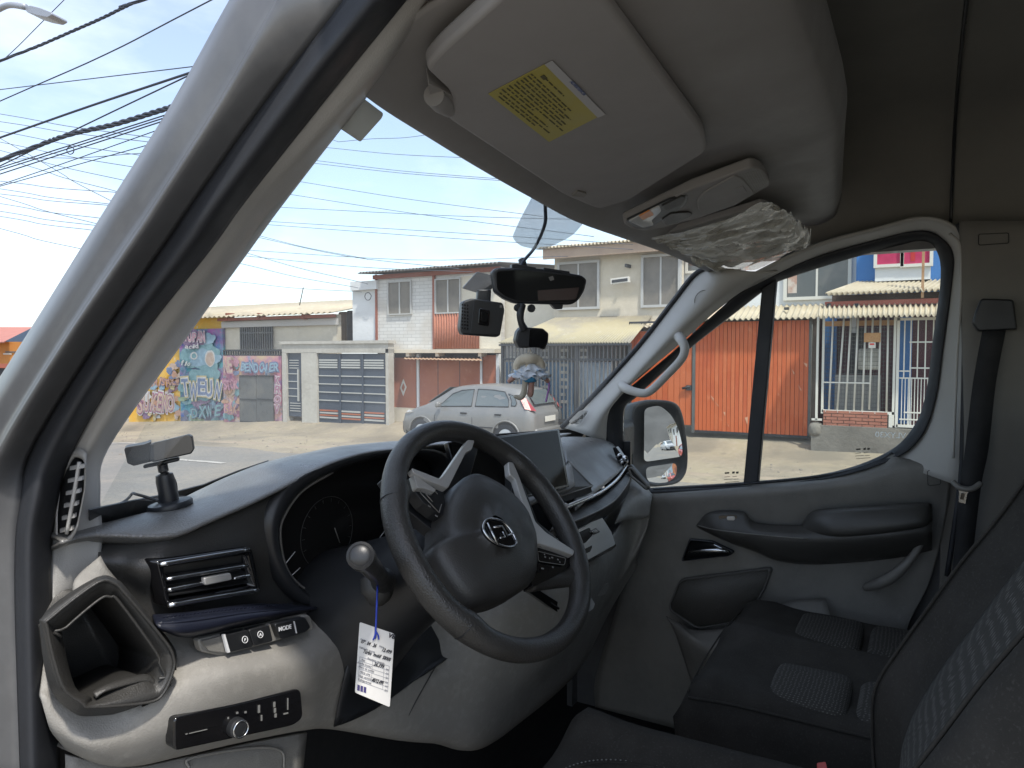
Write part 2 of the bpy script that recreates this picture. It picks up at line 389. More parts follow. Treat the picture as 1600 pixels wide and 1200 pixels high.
for x in xs:
    a, c = interp(lip, x), interp(crown, x)
    a = V3((x, a.y, a.z)); c = V3((x, max(c.y, a.y+.05), c.z))
    r_u.append(a+V3((0, .03, -.014))); r_l.append(a); r_c.append(c); r_m.append(a.lerp(c, .45)+V3((0, 0, .006)))
    r_b.append(V3((x, max(wsbase(x), c.y+.03), min(c.z-.02, 1.50))))
patch('dashboard_top', [r_u, r_l, r_m, r_c, r_b], KT, VAN, 2, 4, .004)
# frit strip at the windshield foot
# passenger pad
patch('dashboard_pad', [LY([(900,797,.63),(926,773,.66),(945,758,.69),(962,743,.72),(979,727,.77)]),
    LY([(889,738,.72),(910,726,.75),(932,717,.77),(953,713,.79),(970,712,.81)]),
    LY([(850,690,.86),(879,684.5,.87),(917,683,.88),(945,687,.87),(962,699,.85)]),
    [V3((1.5,1.15,1.48)), V3((1.68,1.13,1.48)), V3((1.85,1.08,1.475)), V3((2.0,1.03,1.47)), V3((2.12,.96,1.46))]], KT, VAN, 6, 6, .004)
text('airbag_mark', 'AIRBAG', PY(926, 741, .742)+V3((-.003, -.008, .003)), V3((1, .18, 0)), V3((0, .7, .7)), .012, KS, VAN)
prism('airbag_plate', [PY(919, 741, .738), PY(933, 731.5, .757), PY(934, 735, .755), PY(920, 745, .736)], .001, KS, VAN)

# ---------------------------------------------------------------- black face left of the wheel
patch('dashboard_face', [LY([(150,832,.94),(190,834,.91),(222,842,.885),(262,838,.865),(330,815,.86),(390,790,.86),(440,768,.86)]),
    LY([(155,870,.90),(190,880,.885),(225,890,.86),(265,880,.85),(330,868,.85),(394,856,.85),(436,850,.85)]),
    LY([(170,905,.90),(200,920,.89),(232,935,.875),(268,930,.87),(330,925,.87),(405,915,.87),(450,905,.87)]),
    LY([(200,950,.90),(225,975,.88),(245,985,.875),(290,995,.87),(350,985,.87),(430,970,.87),(520,945,.87)])], K, VAN, 6, 6, .004)
# left vent
vf = [PY(*p, .838) for p in rnd([(244,877),(392,855),(407,922),(262,950)], 6)]
vi = [PY(*p, .838) for p in rnd([(254,886),(386,866),(398,917),(266,941)], 5)]
AV = ring('air_vent', [[p+V3((0, .03, 0)) for p in vf], vf, vi, [p+V3((0, .06, 0)) for p in vi]], KG, VAN, cap=True, label='black driver side air vent with bright slat edges')
for a, b, r in (((250,882), (388,859), .0032), ((260,905), (386,884), .0026), ((262,922), (318,911), .0028), ((365,904), (390,899), .0022), ((263,946), (404,922), .0036)):
    A, B = PY(*a, .834), PY(*b, .834); M_ = (A+B)/2+V3((0, -.003, .001))
    tube('slat', [A, M_, B], r, CHR, AV, seg=8)
for y in (0, 1, 2):
    A, B = PY(262, 912+y*16-14, .85), PY(394, 890+y*15-12, .85)
    prism('louvre', [A, B, B+V3((0, .03, .006)), A+V3((0, .03, .006))], V3((0, 0, -.002)), KS, AV)
prism('slider', [PY(*p, .829) for p in rnd([(319,903),(361,895),(363,906),(321,915)], 3)], .008, SIL, AV, .0015)
# navy stitched ledge
NL = patch('stitched_ledge', [LY([(238,960,.835),(300,955,.83),(400,943,.83),(493,947,.84)]), LY([(243,972,.80),(300,968,.79),(400,954,.795),(494,949,.82)]),
    LY([(252,986,.795),(300,990,.785),(400,968,.79),(496,951,.82)]), LY([(258,988,.83),(300,996,.82),(400,974,.83),(498,953,.84)])], NAVY, VAN, 8, 6, .003)
for i in range(34):
    t = i/34; A = PY(255+t*205, 966-t*24+abs(t-.3)*2, .797+.012*max(0, t-.5))
    build('stitch', boxverts(A+V3((0, -.002, .002)), (.0034, .0014, .0012)), BOXF, NAVY, NL)
tube('welt', LY([(246,974,.797),(300,970,.787),(400,956,.792),(490,950,.818)]), .0012, NAVY, NL, seg=6)

# ---------------------------------------------------------------- instrument cluster
bo = [(424,814),(440,776),(470,748),(520,725),(580,708),(640,701),(690,706),(712,735),(695,800),(660,880),(600,930),(540,945),(493,947),(475,941),(448,910),(427,858)]
bi = [(437,832),(447,800),(474,766),(520,738),(580,719),(640,712),(678,722),(690,745),(674,800),(645,862),(600,902),(553,906),(533,914),(490,922),(471,919),(446,887)]
lo_ = crs([PY(*p, .838) for p in bo], 4, True); li_ = crs([PY(*p, .868) for p in bi], 4, True)
mid = [(a+b)/2+V3((0, -.008, 0)) for a, b in zip(lo_, li_)]
CL = ring('instrument_cluster', [[p+V3((0, .03, 0)) for p in lo_], lo_, mid, li_, [p+V3((0, .03, 0)) for p in li_]], KS, VAN, cap=True, label='unlit instrument cluster under the dash hood')
prism('cluster_screen', [p+V3((0, .024, 0)) for p in li_], V3((0, .004, 0)), SCR, CL)
tube('bezel_edge', [PY(*p, .864) for p in [(553,900),(533,911),(490,920),(471,916),(447,886),(438,832),(448,800),(474,766),(520,738)]], .002, SIL if 0 else KM, CL, seg=6)
for cx_, cy_ in ((512,832), (640,790)):
    c_ = PY(cx_, cy_, .886); tube('dial_ring', [c_+V3((.062*math.cos(a*math.pi/20), 0, .062*math.sin(a*math.pi/20))) for a in range(40)], .0006, K, CL, seg=5, n=1, closed=True)
    for a in range(-2, 11):
        d_ = V3((math.cos(a*math.pi/9), 0, math.sin(a*math.pi/9))); tube('dial_tick', [c_+d_*.053, c_+d_*.059], .0005, K, CL, seg=4, n=1)
for a, b in (((446,881),(461,862)), ((456,899),(469,887)), ((590,845),(605,824)), ((606,852),(614,843)), ((585,858),(600,850)), ((523,825),(531,848))):
    tube('gauge_mark', [PY(*a, .885), PY(*b, .885)], .0008, WHT if a[0] != 523 else KM, CL, seg=5, n=1)

# ---------------------------------------------------------------- lower dashboard (grey)
R0 = LY([(80,950,.90),(150,905,.88),(200,930,.86),(262,985,.85),(330,985,.85),(420,972,.85),(515,940,.85),(600,955,.86),(700,930,.84),(800,900,.76),(905,862,.68),(950,845,.70),(985,798,.735),(1019,771,.70)])
R1 = LY([(66,1060,.88),(140,1060,.87),(200,1050,.86),(262,1040,.825),(350,1036,.79),(450,1018,.79),(557,991,.80),(620,1005,.82),(700,995,.80),(800,950,.72),(900,930,.66),(950,885,.69),(985,848,.725),(1014,812,.69)])
R2 = LY([(66,1092,.865),(140,1122,.845),(200,1112,.825),(270,1088,.795),(365,1070,.775),(470,1050,.775),(545,1040,.785),(605,1060,.80),(700,1050,.77),(790,1020,.72),(868,1010,.69),(925,955,.71),(965,908,.735),(1003,850,.70)])
R3 = LY([(78,1140,.86),(140,1168,.83),(200,1168,.82),(275,1150,.80),(370,1125,.79),(470,1100,.79),(530,1090,.80),(610,1105,.79),(690,1100,.77),(765,1100,.74),(830,1075,.74),(905,1010,.75),(955,935,.76),(995,872,.72)])
R4 = LY([(97,1170,.89),(150,1192,.87),(205,1196,.86),(280,1180,.85),(370,1160,.84),(470,1142,.84),(520,1140,.84),(622,1157,.81),(690,1163,.79),(745,1172,.77),(800,1137,.79),(897,1052,.80),(950,950,.80),(990,885,.745)])
R5 = [p+V3((0, .16, .01)) for p in R4]
DLW = patch('dashboard_lower', [R0, R1, R2, R3, R4, R5], G, VAN, 6, 6, .004)
patch('lower_cover', [LY([(102,1180,.885),(200,1200,.865),(300,1182,.855),(400,1160,.845),(480,1145,.845)]), LY([(105,1290,.89),(200,1310,.87),(300,1290,.86),(400,1270,.85),(470,1240,.85)])], G, VAN, 5, 4, .004)
tube('cover_recess', LY([(296,1200,.85),(300,1184,.85),(400,1168,.84),(440,1174,.84),(444,1200,.84)]), .002, G, VAN, seg=6)
# seam in the knee panel
tube('panel_seam', LY([(622,1154,.803),(645,1105,.781),(680,1042,.776)]), .0012, K, VAN, seg=6)
# cup pocket
oc = [(74,982),(80,965),(153,910),(179,912),(196,928),(258,1002),(271,1027),(271,1047),(255,1084),(230,1098),(145,1105),(128,1098),(97,1070)]
ic = [(98,996),(105,982),(156,938),(173,935),(185,941),(241,1019),(247,1036),(246,1058),(238,1066),(222,1060),(150,1094),(142,1089),(117,1072)]
def cl(pts, y, f=0): return crs([PY(a, b, y+(f*(170-a)/100.)) for a, b in pts], 4, True)
so = [(64,1000),(72,955),(150,902),(182,905),(202,924),(264,999),(277,1027),(276,1056),(262,1092),(232,1108),(146,1119),(112,1112),(78,1075)]
cut_opening(DLW, oc); o1, i1 = cl(oc, .80, .012), cl(ic, .815, .012)
CP = ring('cup_pocket', [cl(so, .875), cl(so, .835, .008), [p+V3((0, .012, 0)) for p in o1], o1, [a.lerp(b, .35)+V3((0, .002, 0)) for a, b in zip(o1, i1)], i1, [p+V3((0, .008, 0)) for p in i1], [p+V3((.01, .10, -.01)) for p in i1]], K, VAN, cap=True, label='black angular cup pocket at the dash end')
tube('pocket_rim', cl([(96,995),(104,980),(156,936),(173,933),(186,940),(243,1018),(249,1036),(248,1060)], .808, .012)[:29], .0016, K, CP, seg=6, n=1)
tube('pocket_rim', o1, .0018, K, CP, seg=6, n=1, closed=True)
patch('pocket_lip', [LY([(150,1092,.815),(170,1080,.812),(224,1066,.808),(240,1072,.806)]), LY([(146,1084,.822),(173,1070,.82),(223,1057,.816),(238,1064,.812)]), LY([(160,1090,.84),(180,1080,.84),(224,1066,.84),(236,1070,.83)])], K, CP, 6, 4, .003)
# grey shoulder above the pocket
patch('pocket_shoulder', [LY([(84,972,.85),(112,945,.845),(117,905,.86),(157,868,.875)]), LY([(90,968,.835),(125,935,.835),(140,910,.845),(170,890,.86)]), LY([(100,975,.85),(150,915,.83),(180,915,.835),(205,930,.86)])], G, VAN, 6, 5, .004)
# parking brake / mode switches
SW = prism('switch_recess', [PY(*p, .797) for p in rnd([(312,1000),(420,976),(487,961),(494,984),(430,1004),(350,1026),(318,1020)], 6)], .012, G, VAN, .002)
SW.location.y += .004
prism('recess_floor', [PY(*p, .793) for p in rnd([(318,1003),(352,994),(360,1021),(330,1018)], 3)], .004, KM, SW)
for nm, q in (('button', [(354,993),(391,985),(399,1012),(361,1021)]), ('button', [(392,985),(424,977),(430,1003),(400,1011)]), ('button', [(432,976),(480,965),(489,981),(482,988),(446,1000),(440,998)])):
    prism(nm, [PY(*p, .787) for p in rnd(q, 4)], .012, KS, SW, .002)
prism('button_edge', [PY(*p, .786) for p in [(352,993),(355,992),(363,1020),(359,1021)]], .004, WHT, SW)
prism('button_edge', [PY(*p, .7855) for p in [(462,972),(463.5,971.5),(467.5,990),(466,990.5)]], .001, WHT, SW)
wr = (PY(490, 962, .785)-PY(432, 976, .785)).normalized(); wu = V3((0, .25, 1))
text('mode_mark', 'MODE', PY(448, 985, .7855)+V3((0, -.001, 0)), wr, wu, .0085, WHT, SW, off=.01)
for x, y in ((385,1000), (409,992)):
    c = PY(x, y, .7855)+V3((0, -.0012, 0))
    tube('brake_mark', [c+wr*(.0045*math.cos(a*.7))+wu.normalized()*(.0045*math.sin(a*.7)) for a in range(9)], .0005, WHT, SW, seg=5, n=2, closed=True)
    text('brake_mark', 'P' if x < 400 else 'A', c-wu.normalized()*.0022, wr, wu, .006, WHT, SW)
# lamp switch panel
def lpy(x): return .783-.011*(x-272)/200
LP_ = prism('lamp_switch_panel', [PY(p[0], p[1], lpy(p[0])) for p in rnd([(272,1122),(470,1076),(474,1122),(458,1134),(272,1174)], 9)], .02, KG, VAN, .002)
kc = PY(374, 1138, lpy(374)-.008); kx = V3((-.15, -1, .1))
lathe('rotary_knob', kc+V3((0, .012, 0)), kx, [(.0125, 0), (.0125, .01), (.0118, .014), (.0095, .0155), (0.001, .0155)], KS, LP_, 24)
tube('knob_ring', [kc+V3((-.0005, -.004, 0))+V3((1, -.15, 0)).normalized()*(.0105*math.cos(a*math.pi/8))+V3((0, .1, 1)).normalized()*(.0105*math.sin(a*math.pi/8)) for a in range(16)], .0012, CHR, LP_, seg=6, n=1, closed=True)
for (x, y, w, h) in ((405,1108,3,12),(409,1122,2,9),(429,1101,3,8),(430,1110,3,7),(431,1118,3,6),(450,1100,1.4,18),(447,1115,7,2),(357,1122,2,3),(371,1114,3,3),(384,1113,3,3),(292,1147,3,1.2),(310,1143,28,1)):
    prism('panel_mark', [PY(x+a*w/2, y+b*h/2-(a*w/2)*.23, lpy(x)-.0015) for a, b in ((-1,-1),(1,-1),(1,1),(-1,1))], V3((0, .001, 0)), STI, LP_)

# ---------------------------------------------------------------- steering column, stalk
WC = V3((.908, .556, 1.479)); WT, WY = .645, -.077
WN = V3((math.sin(WY)*math.cos(WT), -math.cos(WY)*math.cos(WT), math.sin(WT)))
WE = V3((0, 0, 1)).cross(WN).normalized(); WE = -WE if WE.x < 0 else WE
WU = WN.cross(WE); WU = -WU if WU.z < 0 else WU
def wp(px, py, h=0.): return PP(px, py, WC+WN*h, WN)
def wl(a, b, h=0.): return WC+WE*a+WU*b+WN*h
rings = []
for t, (rx, rz, dz) in ((0, (.055, .05, 0)), (.25, (.07, .065, -.005)), (.6, (.085, .09, -.02)), (1, (.12, .13, -.045))):
    c = (WC-WN*.05).lerp(V3((.905, .86, 1.33)), t)+V3((0, 0, dz))
    rings.append([c+V3((1, 0, 0))*(rx*math.cos(a*math.pi/12))+V3((0, .5, .86))*(rz*math.sin(a*math.pi/12)) for a in range(24)])
build('column_shroud', [p for r in rings for p in r], gridfaces(4, 24, True)+[tuple(range(24))], KS, VAN, True)
patch('knee_pocket', [LY([(520,945,.83),(580,965,.84),(650,965,.84),(740,950,.83)]), LY([(556,998,.795),(600,1010,.80),(650,1020,.80),(720,1010,.79)]), LY([(541,1050,.776),(590,1060,.79),(640,1060,.785),(672,1046,.775)]), LY([(522,1136,.80),(550,1126,.785),(590,1106,.788),(632,1076,.785)])], KS, VAN, 5, 5, .003)  # black sheet laid over the panel, standing in for a shaded recess
ST0, ST1 = PY(597, 905, .66), PY(563, 868, .50)
sd = (ST1-ST0).normalized()
lathe('indicator_stalk', ST0-sd*.05, sd, [(.017, 0), (.018, .03), (.0165, .05), (.0125, .075), (.0125, (ST1-ST0).length+.018), (.0145, (ST1-ST0).length+.022), (.0145, (ST1-ST0).length+.05), (.0115, (ST1-ST0).length+.052), (.011, (ST1-ST0).length+.0515), (.0085, (ST1-ST0).length+.0535), (.001, (ST1-ST0).length+.0535)], KS, VAN, 20)
tube('stalk_boot', [PY(585, 900, .70), PY(590, 925, .69), PY(588, 945, .69)], [.022, .024, .01], K, VAN)

# ---------------------------------------------------------------- steering wheel
SWH = empty('steering_wheel', WC); adopt(SWH, VAN); SWH['_o'] = list(WC); SWH['label'] = 'black leather steering wheel with silver spokes and round emblem'
N = 96; vs = []
for i in range(N):
    a = 2*math.pi*i/N
    bottom = max(0, math.cos(a+math.pi/2))
    R_ = .1835-.004*bottom**6; tk = .0165+.0012*max(0, math.cos(2*a))
    lobe = sum(math.exp(-((a-x+math.pi) % (2*math.pi)-math.pi)**2/.012) for x in (.55, math.pi-.55, -.62, math.pi+.62))
    tk += .0025*lobe
    d = WE*math.cos(a)+WU*math.sin(a)
    for s in range(16):
        g = 2*math.pi*s/16
        vs.append(WC+d*(R_+tk*math.cos(g)*1.0-.003*lobe)+WN*(tk*1.12*math.sin(g)))
build('rim', vs, gridfaces(N, 16, True, True), LEA, SWH, True)
for a in (.50, math.pi-.5, -.60, math.pi+.60):     # leather joints across the rim
    d = WE*math.cos(a)+WU*math.sin(a); tg = -WE*math.sin(a)+WU*math.cos(a)
    tube('rim_joint', [WC+d*(.1822+.0186*math.cos(g*math.pi/8))+WN*(.0202*math.sin(g*math.pi/8)) for g in range(16)], .0007, KS, SWH, seg=5, n=1, closed=True)
# airbag pad
pad = [(735,741),(770,752),(798,773),(819,797),(830,822),(837,850),(833,906),(801,930),(770,938),(735,944),(707,920),(682,881),(675,857),(692,836),(694,797),(706,766)]
P0 = crs([wp(x, y, 0) for x, y in pad], 4, True); pc = sum(P0, V3())/len(P0)
def padring(k, h): return [pc+(p-pc)*k+WN*h for p in P0]
b_ = padring(1, -.045)
ring('airbag_pad', [b_, padring(1.0, -.004), padring(.97, .007), padring(.9, .014), padring(.75, .021), padring(.5, .026), padring(.2, .028)], K, SWH, cap=True)
rt_ = (wp(800, 790, .02)-wp(770, 773, .02)).normalized()
text('airbag_mark', 'AIRBAG', wp(778, 783, .021)+WN*.002, rt_, WU, .011, SIL, SWH, off=.005)
# emblem
eo = [wp(x, y, .030) for x, y in crs([V3((x, y, 0)) for x, y in [(769,811),(790,818),(805,838),(807,852),(798,856),(780,851),(763,840),(754,824),(757,814)]], 4, True) for x, y in [(x, y)]] if 0 else None
ep = [(754,826),(758,814),(768,811),(785,816),(798,830),(806,846),(804,853),(793,855),(776,850),(762,840)]
el = crs([wp(x, y, .031) for x, y in ep], 4, True)
EM = prism('emblem', el, .006, KG, SWH, label='round chrome emblem on the wheel hub')
tube('emblem_ring', [p+WN*.001 for p in el], .0018, CHR, EM, seg=8, n=1, closed=True)
for q in ([(761,817),(778,851)], [(771,824),(784,822),(793,837),(801,833)], [(785,831),(789,839),(781,841)]):
    tube('emblem_bar', [wp(x, y, .033) for x, y in q], .0016, CHR, EM, seg=6, n=1)
# spokes
def spoke(nm, pts, h, m, t=.008, bv=.0015, r=3): return prism(nm, [wp(x, y, h) for x, y in rnd(pts, r)], t, m, SWH, bv)
spoke('spoke_trim', [(643,731),(664,739),(687,748),(694,741),(731,687),(742,688),(737,703),(728,707),(700,763),(672,752),(646,738)], .012, SIL, .012)
spoke('spoke_trim', [(646,740),(682,765),(679,769),(664,763),(652,762)], .008, SIL, .012)
spoke('switch_pod', [(640,745),(654,760),(679,768),(692,768),(697,790),(692,805),(680,800),(662,786),(648,768)], -.002, KS, .02)
spoke('spoke_core', [(600,745),(650,735),(700,752),(730,690),(750,690),(720,800),(690,840),(640,800)], -.03, KS, .02)
spoke('spoke_trim', [(794,721),(802,722),(813,748),(837,815),(854,832),(898,860),(896,868),(870,858),(838,848),(826,815),(805,748),(796,741)], .012, SIL, .012)
spoke('switch_pod', [(837,850),(866,859),(897,869),(891,885),(868,900),(832,917),(826,880)], .002, KG, .02)
spoke('spoke_core', [(800,730),(812,740),(840,815),(898,864),(892,882),(835,912),(800,880)], -.028, KS, .02)
tube('lower_spoke', [wp(825,905,-.02), wp(866,906,-.014), wp(900,900,-.006)], [.02, .014, .017], LEA, SWH, 12)
for q in ([(840,861),(884,872),(882,883),(842,877)],):
    spoke('key_row', q, .006, KG, .006)
    tube('key_outline', [wp(x, y, .0065) for x, y in rnd(q, 3)], .0005, STI, SWH, seg=5, n=1, closed=True)
for x, y, w in ((845,854,4), (861,858,2), (852,870,2.5), (863,871,3), (872,874,2), (848,888,4), (864,886,2), (851,866,1.5), (859,872,1.5), (875,878,1.5), (829,894,2)):
    prism('key_mark', [wp(x-w/2, y-1.2, .0068), wp(x+w/2, y-.4, .0068), wp(x+w/2, y+1.6, .0068), wp(x-w/2, y+.8, .0068)], .0004, STI, SWH)
for a, b in (((655,754),(657,770)), ((657,770),(686,801)), ((686,801),(690,788)), ((664,770),(676,784)), ((676,764),(684,772))):
    tube('key_outline', [wp(*a, .0025), wp(*b, .0025)], .0008, KM, SWH, seg=5, n=1)
for x, y in ((671,791), (682,806), (672,772)): prism('key_mark', [wp(x-2, y-2, .0015), wp(x+2, y, .0015), wp(x+2, y+2, .0015), wp(x-2, y, .0015)], .0004, STI, SWH)

# ---------------------------------------------------------------- touch screen and centre stack
sc0 = [PY(740, 686, .715), PY(874, 670, .69), PY(890, 760, .645), PY(800, 780, .66)]
sn = (sc0[1]-sc0[0]).cross(sc0[2]-sc0[1]).normalized(); sn = -sn if sn.dot(CAM-sc0[0]) < 0 else sn
scp = [PP(x, y, sc0[1], sn) for x, y in [(700,690.5),(874,669.5),(890,761),(730,800)]]
TS = prism('touch_screen', scp, .012, KG, VAN, .002, label='large black touch screen standing on the centre dash')
prism('display_glass', [PP(x, y, sc0[1]+sn*.0008, sn) for x, y in [(704,694),(871,672.5),(886,757),(734,795)]], .0006, SCR, TS)
patch('screen_base', [LY([(800,800,.66),(862,772,.655),(892,762,.65),(905,752,.68)]), LY([(800,770,.70),(860,752,.70),(889,722,.73),(900,728,.73)])], KM, TS, 4, 4, .006)
prism('screen_housing', [PY(*p, .655) for p in [(862,778),(924,759),(926,770),(866,792)]], V3((0, .1, .02)), KS, TS, .003)
prism('screen_housing_cap', [PY(887,720,.735), PY(926,759,.655), PY(866,779,.652), PY(862,769,.66), PY(890,761,.655)], V3((0, .004, -.006)), K, TS)
tube('housing_edge', [PY(887,719,.735), PY(926,759,.653), PY(868,778,.65)], .0018, KM, TS, seg=6, n=1)
# chrome strip and shelf
tube('chrome_strip', LY([(868,799,.632),(892,790,.64),(925,776,.658),(945,765,.68),(966,747,.71),(980,727,.76)]), [.0045, .0045, .0045, .004, .004, .003], CHR, VAN, seg=8)
SH = patch('passenger_shelf', [LY([(868,806,.64),(892,797,.65),(928,783,.668),(950,768,.69),(970,750,.72),(983,735,.77)]),
    LY([(862,826,.60),(889,817,.61),(935,797,.632),(961,780,.66),(979,757,.70),(986,740,.76)]),
    LY([(860,834,.605),(889,824,.615),(936,803,.638),(962,786,.667),(980,763,.705),(987,746,.765)]),
    LY([(862,840,.64),(889,832,.65),(936,812,.67),(962,795,.70),(980,772,.73),(986,755,.78)])], K, VAN, 6, 5, .003)
tube('welt', LY([(862,827,.598),(889,818,.608),(935,798,.630),(961,781,.658),(979,758,.698),(986,741,.758)]), .0018, KM, SH, seg=6)
# passenger tray: grey rim with a dark hollow
TRH = patch('tray_hollow', [LY([(930,830,.74),(955,800,.76),(980,775,.79),(998,762,.82)]), LY([(925,850,.78),(955,835,.80),(975,810,.82),(998,772,.84)]), LY([(940,850,.70),(960,835,.715),(980,805,.735),(1004,775,.775)])], G, VAN, 6, 5, .003)
patch('dashboard_end', [LY([(982,742,.785),(995,749,.755),(1009,761,.73),(1020,773,.705)]), LY([(979,770,.735),(994,770,.715),(1007,776,.70),(1018,783,.692)]), LY([(962,818,.70),(980,812,.70),(998,812,.695),(1014,808,.686)])], G, VAN, 6, 5, .004)
prism('end_cap', [PX(*p, 2.0) for p in rnd([(980,728),(985,726),(1012,757),(1014,765),(1008,766),(984,745)], 3)], .02, K, VAN, .003)
tube('end_cap_ring', [PX(*p, 1.985) for p in rnd([(982,733),(987,731),(1011,758),(1010,763),(986,744)], 3)], .004, KM, VAN, seg=6, n=1, closed=True)
# right air vent
RV = prism('air_vent', [PX(*p, 1.98) for p in rnd([(957,700),(962,698),(979,722),(969,737),(964,718)], 2)], .02, KG, VAN, .003, label='small black passenger side air vent')
for a, b in (((963,715),(969,709)), ((966,722),(976,716)), ((968,726),(974,720))):
    tube('slat', [PX(*a, 1.965), PX(*b, 1.965)], .004, CHR, RV, seg=6, n=1)
lathe('slider', PX(977, 716, 1.962), (-1, -.2, 0), [(.008, 0), (.009, .006), (.006, .01), (.001, .011)], CHR, RV, 12)
# gear and climate panel
gp = [PY(898,832,.625), PY(940,807,.675), PY(955,830,.665), PY(905,862,.605)]
GPn = (gp[1]-gp[0]).cross(gp[2]-gp[1]).normalized(); GPn = -GPn if GPn.dot(CAM-gp[0]) < 0 else GPn
def gq_(x, y, h=0.): return PP(x, y, gp[1]+GPn*h, GPn)
SILB = mat('bright_silver_plastic', (.66, .65, .62), .35, .2)
GPN = prism('gear_panel', [gq_(x, y) for x, y in rnd([(880,840),(937,808),(941,808),(956,832),(962,851),(900,886),(886,880)], 3)], .03, SILB, VAN, .002, label='silver gear selector panel on the centre dash')
prism('control_glass', [gq_(*p, .001) for p in rnd([(895,836),(921,824),(926,836),(915,848),(902,853)], 2)], .002, SCR, GPN)
prism('selector_plate', [gq_(*p, .001) for p in rnd([(922,823),(934,818),(946,829),(943,837),(917,849),(927,836)], 2)], .002, SILB, GPN, .0006)
prism('selector_well', [gq_(*p, .002) for p in rnd([(920,830),(931,825),(938,831),(927,836)], 2)], .002, KG, GPN)
prism('gear_selector', [gq_(*p, .006) for p in rnd([(926,829),(932,826.5),(936,831),(929,833)], 2)], .006, CHR, GPN, .001)
prism('panel_band', [gq_(*p, .0012) for p in [(905,862),(925,852),(925,856),(922,862),(906,869)]], .002, KG, GPN)
prism('panel_gap', [gq_(*p, -.004) for p in rnd([(903,875),(960,846),(963,853),(955,860),(906,886)], 2)], .02, KG, VAN)
# lower centre details
tube('chrome_strip', LY([(835,925,.69),(873,951,.665)]), .0028, CHR, VAN, n=1, seg=6)
prism('storage_slot', [PY(*p, .672) for p in [(826,925),(842,922),(880,946),(872,957)]], .01, KG, VAN)
prism('socket_cover', [PY(*p, .66) for p in rnd([(918,928),(922,930),(930,943),(927,952),(918,958)], 2)], .02, CLR, VAN, .002)
prism('glovebox_pull', [PY(*p, .70) for p in [(921,926),(951,911),(952,917),(945,929),(932,933)]], .004, KM, VAN)

# ---------------------------------------------------------------- windshield and its edge
def wsp(u, v):
    """u 0..1 left to right, v 0..1 foot to header"""
    x = .50+1.64*u; c = 1-((x-1.33)/.83)**2
    foot = V3((x, .93+.30*c+.02, 1.485)); top = V3((.60+1.50*u, .565+.07*c, 2.055+.02*c-.06*u))
    return foot.lerp(top, v)
n, m_ = 25, 13
vs = [wsp(i/(n-1), j/(m_-1)) for j in range(m_) for i in range(n)]
WSH = build('windshield', vs, facing(vs, gridfaces(m_, n)), GLS, VAN, True)
fr = []
for i in range(n): fr += [wsp(i/(n-1), -.07)+V3((0, -.004, 0)), wsp(i/(n-1), .035)+V3((0, -.004, 0))]
vs = fr; build('windshield_frit', vs, facing(vs, [(2*i, 2*i+1, 2*i+3, 2*i+2) for i in range(n-1)]), KS, WSH, mods=[('solid', .003)])
PAPER = sheer_mat('sticker_paper', (.55, .53, .48), .6)
def wq(px, py):
    """where the sight line meets the glass"""
    d = ray(px, py); lo, hi = .3, 4.
    def side(t):
        p = CAM+d*t
        x = min(max(p.x, .5), 2.14); best = None
        u = (x-.5)/1.64
        for _ in range(6):
            A, B = wsp(u, 0), wsp(u, 1); v = (p.z-A.z)/(B.z-A.z); q = A.lerp(B, v); u += (p.x-q.x)/1.6
        return p.y-q.y
    for _ in range(50):
        mid_ = (lo+hi)/2
        if side(mid_) < 0: lo = mid_
        else: hi = mid_
    return CAM+d*lo
def on_glass(pts): return [wq(*p)-ray(*p).normalized()*.004 for p in pts]
prism('windshield_frit', on_glass([(140,797),(163,792),(205,783),(262,772),(320,757),(372,736),(420,720),(420,790),(300,850),(140,860)]), .002, KS, WSH)
prism('paper_sticker', on_glass(rnd([(530,200),(566,152),(599,177),(597,184),(563,222)], 3)), .0015, PAPER, WSH)
FILM = mat('frosted_sticker', (.62, .70, .74), .6, alpha=.42)
prism('frosted_sticker', on_glass(rnd([(836,300),(915,345),(895,368),(872,380),(845,392),(812,384),(800,372),(812,345)], 10)), .001, FILM, WSH)

# ---------------------------------------------------------------- overhead
hd = LZ([(560,118,2.045),(576,140,2.04),(615,170,2.038),(675,208.5,2.035),(736,247,2.032),(791,280,2.03),(835,305,2.028),(904,343,2.022),(972,368,2.015),(1030,388,2.005),(1062,401,1.995),(1112,424,1.985)])
mid1 = [p+V3((-.01, -.10, .045)) for p in hd]
mid2 = [V3((p.x-.01, .30, 2.095-.02*max(0, p.x-1.5))) for p in hd]
rear = [V3((p.x, .16+.10*max(0, (p.x-1.3)), 2.115-.03*max(0, p.x-1.4))) for p in hd]
rlip = [p+V3((0, -.035, .03)) for p in rear]; rup = [p+V3((0, -.03, .12)) for p in rear]; rtop = [p+V3((0, .12, .24)) for p in rear]
patch('overhead_shelf', [[p+V3((0, .012, .006)) for p in hd], hd, mid1, mid2, rear, rlip, rup, rtop], HLM, VAN, 3, 5, .004)
